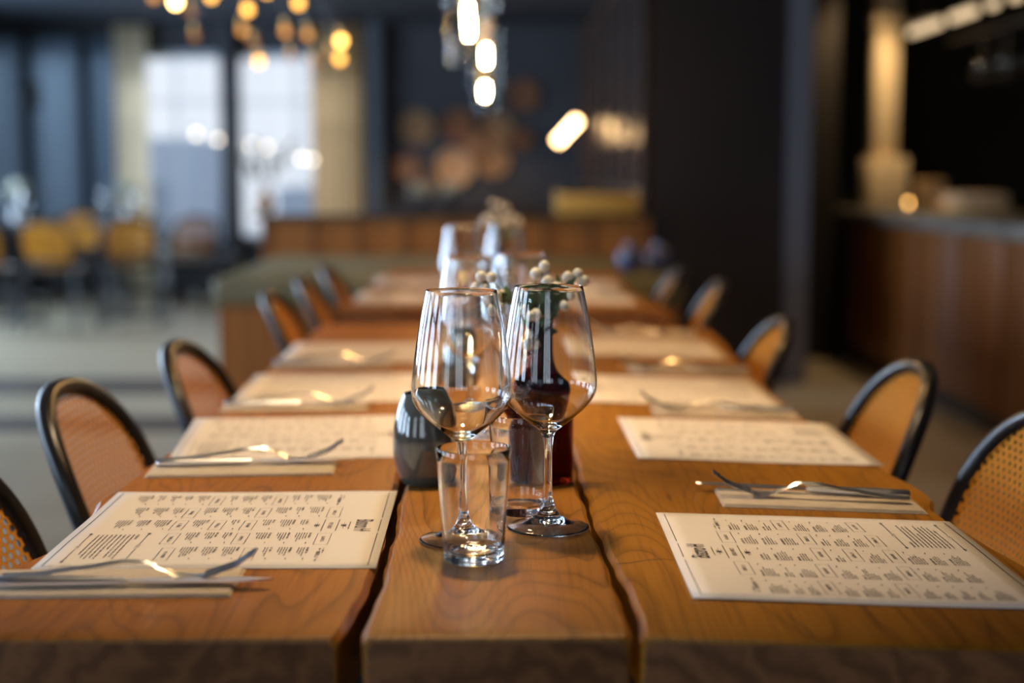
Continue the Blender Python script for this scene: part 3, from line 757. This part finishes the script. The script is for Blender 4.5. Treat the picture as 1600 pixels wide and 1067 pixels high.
# ------------------------------------------------------------------ cane chairs
CW = .158
def hoop(t):
    """t 0..1 round the back, from the left foot over the top to the right foot: returns (y, z)"""
    a = PI * (1 - t)
    n = 2.35
    c, s_ = math.cos(a), math.sin(a)
    y = CW * math.copysign(abs(c) ** (2 / n), c); z = .665 + .148 * abs(s_) ** (2 / n)
    return y, z
def bx_(y, z): return -.170 - .37 * (z - .50) + .025 * (y / CW) ** 2
def make_chair():
    r = empty('cane_chair', cat='chair')
    pts = []
    side = lambda z: .132 + (CW - .132) * math.sin(min(1, (z - .45) / .225) * PI / 2)
    for z in (.45, .5, .55, .6, .65): pts.append((bx_(side(z), z), -side(z), z))
    for i in range(41):
        y, z = hoop(1 - i / 40) if False else hoop(i / 40); pts.append((bx_(y, z), y, z))
    for z in (.65, .6, .55, .5, .45): pts.append((bx_(side(z), z), side(z), z))
    MB().tube(pts, .0125, 12).build('back_frame', M_BLACK, r)
    # cane panel filling the hoop
    def f(u, v):
        vv = .515 + v * .294; half = CW * max(0, 1 - (max(0, vv - .665) / .148) ** 2.35) ** (1 / 2.35) if vv > .665 else side(vv)
        half -= .004; y = (u * 2 - 1) * half
        return (bx_(y, vv) + .002, y, vv)
    def uvf(u, v): p = f(u, v); return (p[1], p[2])
    mb = MB().grid(f, 20, 20, uvf)
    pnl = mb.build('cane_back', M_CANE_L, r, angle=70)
    MB().tube([(bx_(y, .515), y, .515) for y in (-.14, -.07, 0, .07, .14)], .009, 8).build('back_rail', M_BLACK, r)
    sr = [(.185 * math.cos(a) * (1.02 if math.cos(a) > 0 else .95), .19 * math.sin(a), .455) for a in [k * 2 * PI / 40 for k in range(40)]]
    MB().tube(sr, .0165, 10, closed=True).build('seat_frame', M_BLACK, r)
    def g(u, v): a = v * 2 * PI; return (u * .178 * math.cos(a), u * .182 * math.sin(a), .462)
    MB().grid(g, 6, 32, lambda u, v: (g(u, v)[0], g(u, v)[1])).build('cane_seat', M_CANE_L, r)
    for sx, sy in ((1, 1), (1, -1), (-1, 1), (-1, -1)):
        if sx > 0: p = [(.13, sy * .13, .45), (.16, sy * .155, .22), (.20, sy * .18, 0)]
        else: p = [(-.15, sy * .15, .45), (-.18, sy * .16, .22), (-.235, sy * .175, 0)]
        MB().tube(p, [.014, .0125, .010], 10).build('leg', M_BLACK, r)
    MB().tube([(.155 * math.cos(k * 2 * PI / 32), .155 * math.sin(k * 2 * PI / 32), .26) for k in range(32)], .007, 8, closed=True).build('stretcher_ring', M_BLACK, r)
    return r
chair = Proto(make_chair); GC = 'cane chairs at the long tables'
# the back's top is .285 behind the chair's centre
def seat_at(side, xtop, y, rz, lab):
    s_ = 1 if side == 'L' else -1
    a = (0 if side == 'L' else PI) + D2(rz)
    chair((xtop + .296 * math.cos(a), y + .296 * math.sin(a), 0), a, 'black bentwood chair with cane back, ' + lab, GC)
seat_at('L', -.60, 1.44, 0, 'left of the near table, cut by the photo edge')
seat_at('L', -.59, 1.92, -2, 'left of the near table, second from the front')
seat_at('L', -.54, 2.38, -2, 'left of the near table, third from the front')
seat_at('L', -.555, 3.45, 0, 'left, at the gap between the two tables')
seat_at('L', -.55, 3.98, 0, 'left of the second table, front one')
seat_at('L', -.54, 4.45, 0, 'left of the second table, far one')
seat_at('R', .665, 1.675, 0, 'right of the near table, cut by the photo edge')
seat_at('R', .625, 2.12, 0, 'right of the near table, second from the front')
seat_at('R', .555, 2.78, 0, 'right of the near table, third from the front')
seat_at('R', .585, 3.78, -3, 'right of the second table, front one')
seat_at('R', .55, 4.35, -3, 'right of the second table, far one')

# lounge at the far left
GL = 'chairs in the window corner'
for x, y, rz, lab in ((-3.62, 10.4, 92, 'leftmost in the window corner, its back to us'), (-3.11, 10.4, 86, 'second from the left in the window corner'),
                      (-2.68, 10.8, 98, 'third from the left in the window corner'), (-2.42, 11.4, 120, 'in the window corner beside the bright window'),
                      (-3.5, 12.1, -90, 'beyond the left round table in the window corner'), (-3.0, 12.12, -80, 'beyond the right round table in the window corner')):
    o = chair((x, y, 0), D2(rz), 'chair with round tan cane back, ' + lab, GL); o.scale = (1, 1.15, .97)
def make_round_table():
    r = empty('round_table', cat='table')
    MB().lathe([(0, .715), (.33, .715), (.34, .725), (.34, .735), (.33, .745), (0, .745)], n=40).build('tabletop', M_REDDARK, r)
    MB().lathe([(0, 0), (.22, 0), (.22, .015), (.05, .03), (.035, .06), (.03, .66), (.06, .715), (0, .715)], n=28).build('pedestal', M_BLACK, r)
    return r
rt = Proto(make_round_table)
RT = ((-3.65, 11.15, 'left'), (-2.93, 11.6, 'right'))
for x, y, s_ in RT: rt((x, y, 0), 0, 'small dark round table in the window corner, the ' + s_ + ' one', 'round tables in the window corner')
M_CERAM = mat('white_ceramic', (.6, .62, .62), .3)
for k, (x, y, s_) in enumerate(RT):
    v = empty('flower_vase', (x + .02, y, .745), 0, 'white vase with pale dried flowers on the ' + s_ + ' round table', 'flower vase', 'flower vases in the window corner')
    MB().lathe(smooth_prof([(0, 0), (.03, 0), (.045, .03), (.04, .08), (.018, .11), (.02, .125), (.014, .12), (.0, .02)], 3), n=24).build('vase', M_CERAM, v)
    fl = MB(); rnd = random.Random(k)
    for q in range(26):
        p = (rnd.uniform(-.08, .08), rnd.uniform(-.08, .08), .2 + rnd.uniform(-.03, .1)); fl.tube([(0, 0, .1), (p[0] * .4, p[1] * .4, .16), p], .0015, 4); fl.ball(p, rnd.uniform(.012, .022), n=8)
    tag(fl.build('dried_flowers', noisy(mat('pale_dried_flower', (.4, .42, .33), .8), (.34, .36, .27), (.46, .47, .38), nscale=40), v), kind='stuff')
    for dx, dy in ((.12, -.12), (-.14, -.08)):
        wine((x + dx, y + dy, .745), 0, 'clear wine glass on the ' + s_ + ' round table, to the ' + ('right' if dx > 0 else 'left') + ' of its vase', 'wine glasses in the window corner')
# low dark sofa and pale radiator under the bright windows
sf = empty('bench', (-2.53, 12.75, 0), 0, 'low dark upholstered bench under the bright left window', 'bench')
MB().box(-.27, .27, -.25, .25, .12, .42, .03).build('seat', mat('charcoal_cloth', (.015, .017, .022), .8), sf)
for sx in (-.22, .22): MB().box(sx - .02, sx + .02, -.2, .2, 0, .12).build('leg', M_BLACK, sf)
rd = empty('radiator', (-2.98, YF - .09, 0), 0, 'pale ribbed radiator below the bright left window', 'radiator')
mb = MB()
for k in range(7): mb.box(-.24 + k * .07, -.19 + k * .07, -.05, .03, .1, .46, .008)
mb.box(-.25, .25, -.03, .01, .14, .18).box(-.25, .25, -.03, .01, .38, .42); mb.build('ribs', mat('radiator_white', (.6, .6, .56), .4), rd)
for sx in (-.2, .2): MB().box(sx - .015, sx + .015, -.03, .01, 0, .12).build('foot', M_CERAM, rd)

# ------------------------------------------------------------------ timber divider with its bench top
M_PANEL = noisy(mat('brown_timber_panel', (.32, .12, .018), .5), (.26, .095, .014), (.39, .15, .025), scale=(14, 14, .7), nscale=2)
dv = empty('timber_divider', (-.2, 5.6, 0), 0, 'wide timber divider with an olive padded ledge, behind the second table', 'divider')
MB().box(-.87, .88, 0, 1.6, 0, .60).build('base_panel', M_PANEL, dv, smooth=False)
MB().box(-.89, .90, -.03, 1.55, .60, .71, .03).build('padded_ledge', noisy(mat('olive_leather', (.16, .145, .07), .55), (.14, .125, .06), (.18, .165, .085), nscale=6), dv)
MB().box(-.95, .93, 1.55, 1.62, 0, .885).build('back_panel', M_PANEL, dv, smooth=False)
MB().box(-.99, .95, 1.53, 1.66, .885, .905, .004).build('cap_rail', mat('dark_cap', (.04, .028, .02), .4), dv)
for k in range(9): MB().box(-.93 + k * .225, -.92 + k * .225, 1.54, 1.551, .71, .885).build('batten', M_STRIP, dv, smooth=False)
# branch in a vase on the divider
bv = empty('branch_vase', (-1.14, 7.20, .905), 0, 'small clay vase with thin leafy branches on the divider, before the bright window', 'vase')
MB().lathe(smooth_prof([(0, 0), (.025, 0), (.045, .035), (.04, .075), (.018, .1), (.021, .11), (.014, .105), (0, .02)], 3), n=24).build('vase', mat('clay', (.35, .24, .15), .6), bv)
rnd = random.Random(11)
for k in range(7):
    a = (k - 3) * .17 + rnd.uniform(-.05, .05); ln = rnd.uniform(.22, .33)
    mb = MB(); P = [(0, 0, .08)] + [(math.sin(a) * ln * t * (1 + .3 * t), rnd.uniform(-.01, .01), .08 + math.cos(a) * ln * t) for t in (.35, .7, 1)]
    mb.tube(P, .0022, 5); br_ = mb.build('branch', M_TWIG, bv)
    mb = MB()
    for q in range(9):
        t = .4 + q * .066; leafmesh(mb, (math.sin(a) * ln * t * (1 + .3 * t), 0, .08 + math.cos(a) * ln * t), (rnd.uniform(-1, 1), rnd.uniform(-.4, .4), .7), .035, .006)
    tag(mb.build('leaves', mat('grey_green_leaf', (.12, .15, .1), .6), br_), kind='stuff')
# two blue glass balls on the ledge, amber box on the divider's rail
for x, lab in ((.52, 'left'), (.64, 'right')):
    o = MB().lathe(smooth_prof([(0, 0), (.02, 0), (.045, .02), (.055, .05), (.047, .08), (.025, .10), (.022, .115), (.018, .1), (.03, .06), (0, .01)], 4), n=32).build('blue_jar', mat('blue_glazed', (.05, .065, .15), .2))
    o.location = (x, 5.85 if lab == 'left' else 5.9, .71); tag(o, 'small round blue jar on the olive ledge, the %s of the pair' % lab, 'jar', 'blue jars')
yb_ = empty('wooden_crate', (.475, 7.17, .905), 0, 'yellow wooden crate on the rail of the timber divider', 'crate')
M_YEL = noisy(mat('yellow_wood', (.55, .33, .06), .5), (.5, .29, .05), (.6, .37, .08), scale=(2, 20, 20), nscale=3)
MB().box(-.20, .20, -.05, .05, 0, .012).build('bottom', M_YEL, yb_, smooth=False)
for y in (-.06, .05): MB().box(-.20, .20, y, y + .01, .0, .10, .003).build('side', M_YEL, yb_)
for x in (-.2, .19): MB().box(x, x + .01, -.05, .05, 0, .115, .003).build('end_board', M_YEL, yb_)

# ------------------------------------------------------------------ woven trays on the far wall
rnd = random.Random(5)
TR = [(652, 200, 28, 0), (715, 196, 27, 1), (776, 202, 27, 0), (816, 152, 27, 1), (637, 262, 24, 2), (668, 288, 17, 2), (711, 262, 32, 3), (770, 252, 28, 0), (812, 218, 20, 1), (740, 226, 17, 2)]
TC = [(.30, .17, .08), (.2, .085, .03), (.14, .05, .03), (.45, .28, .15)]
TM = [noisy(mat('woven_straw_%s' % n_, c, .8), tuple(k * .7 for k in c), c, nscale=30, bump=.5) for n_, c in zip('abcd', TC)]
TL = ['tan woven tray at the far left of the upper row', 'brown woven tray in the middle of the upper row', 'tan woven tray right of the middle in the upper row', 'brown woven tray hung highest', 'reddish woven tray at the lower left',
      'small dark woven tray hung lowest', 'largest and palest woven tray, low in the middle', 'tan woven tray low on the right', 'small brown woven tray at the far right', 'small dark woven tray in the centre of the cluster']
for (px, py, rr, c), lab in zip(TR, TL):
    D = YF - .03; x = (px - 780) / 2300 * D; z = 1.09 - (py - 275) / 2300 * D; R = rr / 2300 * D * .9
    r = empty('woven_tray', (x, YF, z), 0, lab + ' on the dark far wall', 'wall basket', 'woven trays on the far wall')
    mb = MB(); mb.lathe([(0, .012), (R * .8, .012), (R, .04), (R * 1.02, .045), (R * .98, .05), (R * .78, .024), (0, .022)], n=36)
    for v in mb.bm.verts: v.co = (v.co.x, -v.co.z - .001 * c, v.co.y)
    mb.build('woven_dish', TM[c], r)
    mb = MB()
    for q in (.25, .5, .72): mb.tube([(R * q * math.cos(a * PI / 16), -.027, R * q * math.sin(a * PI / 16)) for a in range(32)], .006, 6, closed=True)
    mb.build('coiled_rings', TM[(c + 1) % 4], r)
# pale dried flowers standing below the trays on a sideboard
sb = empty('sideboard', (-.55, 12.9, 0), 0, 'long dark sideboard under the woven trays', 'sideboard')
MB().box(-.6, .9, -.2, .2, .1, .82, .01).build('body', M_REDDARK, sb)
for sx in (-.55, .85): MB().box(sx - .02, sx + .02, -.18, .18, 0, .1).build('leg', M_BLACK, sb)
for k, x in enumerate((-.68, -.43)):
    o = empty('hydrangea_pot', (x, 12.85, .82), 0, 'pot of pale grey-green flowers on the dark sideboard, the %s one' % ('left', 'right')[k], 'potted flowers', 'pots on the sideboard')
    MB().lathe([(0, 0), (.04, 0), (.055, .09), (.05, .09), (.0, .02)], n=20).build('pot', M_DARKMET, o)
    mb = MB()
    for q in range(30): mb.ball((rnd.uniform(-.085, .085), rnd.uniform(-.07, .07), .1 + rnd.uniform(0, .12)), .022, n=8)
    tag(mb.build('flower_heads', mat('pale_petals', (.22, .23, .19), .8), o), kind='stuff')

# ------------------------------------------------------------------ lamps
def make_pendant():
    """clear glass cylinder round a long filament bulb, on a cord from the ceiling; origin at the bulb"""
    r = empty('pendant_lamp', cat='pendant lamp')
    MB().tube([(0, 0, .12), (0, 0, ZC - 1.50)], .003, 6).build('cord', M_BLACK, r)
    MB().lathe([(0, .03), (.013, .03), (.018, .05), (.019, .12), (.012, .13), (0, .13)], n=20).build('socket', M_BRASS, r)
    MB().lathe(smooth_prof([(0, -.030), (.005, -.029), (.008, -.024), (.0085, 0), (.008, .022), (.006, .029), (.0, .032)], 3), n=24).build('bulb', M_BULB, r)
    MB().lathe([(.055, -.11), (.055, .09), (.05, .105), (.02, .112)], n=36).build('glass_shade', M_THIN, r)
    MB().lathe([(0, .112), (.03, .112), (.03, .118), (0, .118)], n=20).build('shade_cap', M_BRASS, r)
    MB().lathe([(0, ZC - 1.515), (.05, ZC - 1.515), (.05, ZC - 1.50), (0, ZC - 1.50)], n=20).build('ceiling_rose', M_BRASS, r)
    return r
pend = Proto(make_pendant); GP = 'glass pendants in a row over the tables'
for x, y, lab in ((-.08, 3.85, 'nearest, cut by the top edge of the photo'), (-.045, 5.15, 'middle one of the three in view'), (-.07, 7.25, 'farthest and lowest of the three in view'),
                  (-.083, 4.15, 'just behind the nearest, almost merged with it'), (.02, 1.75, 'above the middle of the near table'), (-.05, 2.75, 'above the far half of the near table')):
    p = pend((x, y, 1.50), 0, 'glowing glass pendant lamp, ' + lab, GP)

# many-armed chandelier of small amber bulbs
ch = empty('chandelier', (-.98, 6.0, 1.95), 0, 'wide dark chandelier with many small round amber bulbs, in front of the bright windows', 'chandelier')
MB().ball((0, 0, 0), .05).build('hub', M_DARKMET, ch); MB().tube([(0, 0, .04), (0, 0, ZC - 1.95)], .008, 8).build('stem', M_DARKMET, ch)
BL = [(285, 10, 5.5, 'b'), (252, 3, 5.8, 'w'), (340, 2, 5.9, 'd'), (395, 22, 5.6, 'd'), (425, -6, 6.1, 'd'), (473, 12, 5.7, 'd'), (386, 53, 6.2, 'w'), (402, 70, 6.4, 'v'), (452, 55, 6.0, 'w'), (486, 60, 6.3, 'w'), (411, 100, 6.1, 'd'),
      (460, 92, 6.5, 'v'), (495, 103, 6.4, 'v'), (537, 69, 5.7, 'b2'), (535, 96, 6.0, 'd'), (521, 89, 6.3, 'v'), (308, 25, 6.4, 'v'), (313, 62, 6.5, 'v')]
M_BULB_O = emis('chandelier_gold_bulb_glow', (1, .5, .1), 10)
mm = {'b': M_BULB_B, 'b2': M_BULB_O, 'd': M_BULB_D, 'w': M_BULB_W, 'v': emis('chandelier_faint_bulb_glow', (1, .42, .14), .55)}
for px, py, D, c in BL:
    p = Vector(((px - 780) / 2300 * D + .98, D - 6.0, 1.09 - (py - 275) / 2300 * D - 1.95))
    e = p + Vector((0, 0, .045))
    arm = MB().tube([(0, 0, 0), (e.x * .5, e.y * .5, max(e.z, 0) * .5 + .03), (e.x, e.y, e.z + .01), e], .004, 6).build('arm', M_DARKMET, ch)
    MB().lathe([(0, 0), (.011, 0), (.011, .03), (0, .03)], (e.x, e.y, e.z - .027), n=12).build('socket', M_BRASS, arm)
    MB().ball(p, .017, (1, 1, 1.1), 14).build('bulb', mm[c], arm)

# angled tube lamp by the screen, beyond the divider
tl = empty('tube_lamp', (.55, 12.0, 1.45), 0, 'bright angled tube lamp hanging near the glazed screen', 'lamp')
MB().tube([(-.085, 0, -.09), (.085, 0, .09)], .028, 16).build('tube', M_TUBE, tl)
MB().tube([(.085, 0, .09), (.10, 0, .106)], .03, 12).build('end_cap', M_BRASS, tl); MB().tube([(-.10, 0, -.106), (-.085, 0, -.09)], .03, 12).build('end_cap', M_BRASS, tl)
MB().tube([(.09, 0, .1), (.09, 0, ZC - 1.45)], .004, 6).build('cord', M_BLACK, tl)

# ------------------------------------------------------------------ bar on the right
M_BARW = noisy(mat('orange_brown_bar_front', (.15, .045, .004), .45), (.11, .032, .003), (.19, .058, .005), scale=(9, 9, .5), nscale=2)
bar = empty('bar_counter', (2.06, 8.46, 0), 0, 'long bar counter with an orange-brown panelled front and grey stone top, on the right', 'bar counter')
MB().box(.02, .6, -6.2, .3, .10, .84).build('carcass', M_BARW, bar, smooth=False)
for k in range(10): MB().box(0, .02, -.62 * k - .6, -.62 * k - .012, .10, .84, .003).build('front_panel', M_BARW, bar)
MB().box(.05, .55, -6.2, .3, 0, .10).build('kickboard', M_BLACK, bar, smooth=False)
MB().box(-.05, .66, -6.3, .75, .84, .90, .005).build('stone_top', noisy(mat('grey_stone', (.12, .115, .1), .35), (.09, .085, .075), (.16, .15, .13), nscale=8), bar)
MB().box(0, .6, .3, .7, 0, .84).build('end_cabinet', M_REDDARK, bar, smooth=False)
pl = empty('cream_duct', (2.33, 9.0, .90), 0, 'cream square duct rising from the bar top to the ceiling', 'duct')
M_CREAM = noisy(mat('cream_paint', (.8, .66, .42), .5), (.77, .63, .4), (.83, .69, .45), nscale=4)
MB().box(-.07, .07, -.07, .07, .30, ZC - .90, .006).build('shaft', M_CREAM, pl)
MB().box(-.09, .09, -.09, .09, 1.08, 1.14, .006).build('collar', M_CREAM, pl)
MB().box(-.10, .13, -.12, .12, 0, .30, .01).build('base_box', M_CREAM, pl)
bp_ = tag(MB().box(-.06, .06, -.09, .09, 0, .17, .004).build('cardboard_box', noisy(mat('tan_card', (.5, .32, .15), .8), (.46, .29, .13), (.54, .35, .17), nscale=6)), 'tan cardboard box leaning by the cream duct on the bar top', 'box'); bp_.location = (2.50, 8.55, .90)
tr_ = empty('serving_tray', (2.48, 7.75, .90), 0, 'long tan wooden tray of folded papers on the bar top', 'tray')
MB().box(-.16, .16, -.24, .24, 0, .02, .004).build('tray', M_YEL, tr_); MB().box(-.13, .13, -.2, .2, .02, .10, .006).build('paper_stack', noisy(mat('tan_paper', (.6, .4, .22), .8), (.52, .34, .18), (.66, .45, .26), scale=(1, 1, 60), nscale=3), tr_)
cd = empty('candle_jar', (2.22, 8.0, .90), 0, 'small glowing candle jar on the bar top', 'candle')
MB().lathe([(0, 0), (.028, 0), (.03, .06), (.027, .06), (.025, .006), (0, .006)], n=24).build('glass_jar', M_THIN, cd)
MB().lathe([(0, .007), (.024, .007), (.024, .03), (0, .03)], n=20).build('wax', mat('wax', (.7, .6, .4), .5), cd)
MB().ball((0, 0, .045), .008, (1, 1, 1.9), 10).build('flame', emis('candle_flame', (1, .55, .16), 14), cd)
for k, (ya, yb) in enumerate(((8.14, 8.70), (7.55, 7.92), (7.24, 7.30), (6.93, 6.98))):
    t = empty('bar_light', (2.4, (ya + yb) / 2, 1.92), 0, 'cream glowing tube light over the bar, %s' % ('longest and farthest', 'second from the far end', 'third from the far end, short', 'nearest, in the top right corner')[k], 'light', 'tube lights over the bar')
    h_ = (yb - ya) / 2
    MB().tube([(0, -h_, 0), (0, h_, 0)], .022, 14).build('tube', M_LINE, t); MB().box(-.02, .02, -h_ - .02, h_ + .02, .022, .05).build('fixture', M_DARKMET, t)
    MB().tube([(0, 0, .05), (0, 0, ZC - 1.92)], .004, 6).build('hanger', M_DARKMET, t)
rk = empty('glass_rack', (2.75, 8.3, 1.85), 0, 'dark metal rack hung over the bar holding upside-down glasses', 'rack')
for x in (-.15, .15): MB().box(x - .01, x + .01, -1.2, .35, 0, .02).build('rail', M_DARKMET, rk, smooth=False)
for k in range(6): MB().box(-.16, .16, -1.15 + k * .28, -1.135 + k * .28, -.01, .0).build('crossbar', M_DARKMET, rk, smooth=False)
for y in (-1.1, .25): MB().tube([(0, y, .0), (0, y, ZC - 1.85)], .006, 6).build('hanger', M_DARKMET, rk)
for k, (x, y) in enumerate(((2.68, 8.28), (2.72, 8.0), (2.78, 7.72))):
    g = wine((x, y, 1.84), 0, 'clear wine glass hanging upside down in the bar rack, %s' % ('leftmost', 'middle', 'rightmost')[k], 'glasses hanging in the bar rack'); g.rotation_euler = (PI, 0, 0)

# added ceiling downlights above the frame, placed to warm and brighten the room
def fill_spot(x, y, e, label, col=(1, .60, .27), z=ZC, ang=100):
    r = empty('fill_downlight', (x, y, z), 0, label, 'added ceiling light', 'added ceiling downlights')
    MB().lathe([(.11, -.10), (.11, 0), (.0, 0), (.0, -.004), (.104, -.004), (.104, -.10)], n=24).build('housing', M_BLACK, r)
    l = bpy.data.lights.new('fill_spot', 'SPOT'); l.energy = e; l.color = col; l.spot_size = math.radians(ang); l.spot_blend = .6; l.shadow_soft_size = .09
    o = bpy.data.objects.new('fill_spot', l); COL.objects.link(o); o.parent = r; o.location = (0, 0, -.105)
for x, y, e, lab, ang, col in ((-.1, 1.80, 90, 'over the near table', 60, (1, .74, .44)), (.15, 3.0, 62, 'over the far end of the near table', 84, (1, .56, .17)), (.1, 4.6, 45, 'over the second table', 100, (1, .60, .27)),
                     (1.3, 3.4, 9, 'over the aisle on the right', 100, (1, .62, .3)), (1.5, 6.3, 20, 'before the bar', 100, (1, .58, .25)), (-.4, 6.6, 42, 'over the timber divider', 100, (1, .6, .3)),
                     (-.3, 12.6, 110, 'before the woven trays', 100, (1, .62, .3)), (2.15, 8.5, 66, 'over the bar top', 110, (1, .68, .36)), (-1.2, 9.5, 40, 'behind the divider', 100, (1, .66, .36))):
    fill_spot(x, y, e, 'added black ceiling spot ' + lab, col=col, ang=ang)

# added glowing globes on cords, standing in for lamp reflections in the panes
def make_reflection_globe():
    r = empty('reflection_globe', cat='bulb'); MB().ball((0, 0, 0), .022).build('bulb', M_REFLECTION, r)
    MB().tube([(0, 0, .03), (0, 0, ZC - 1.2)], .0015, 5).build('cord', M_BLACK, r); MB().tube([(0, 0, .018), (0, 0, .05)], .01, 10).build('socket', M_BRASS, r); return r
M_REFLECTION = emis('pane_reflection_glow', (1, .86, .68), 6)
globe = Proto(make_reflection_globe)
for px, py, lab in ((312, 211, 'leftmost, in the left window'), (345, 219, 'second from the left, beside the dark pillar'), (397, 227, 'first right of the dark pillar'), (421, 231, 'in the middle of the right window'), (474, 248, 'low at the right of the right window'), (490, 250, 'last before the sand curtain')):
    D = 12.9; g = globe(((px - 780) / 2300 * D, D, 1.09 - (py - 275) / 2300 * D), 0, 'glowing globe added for a lamp reflection, ' + lab, 'globes standing in for window reflections')
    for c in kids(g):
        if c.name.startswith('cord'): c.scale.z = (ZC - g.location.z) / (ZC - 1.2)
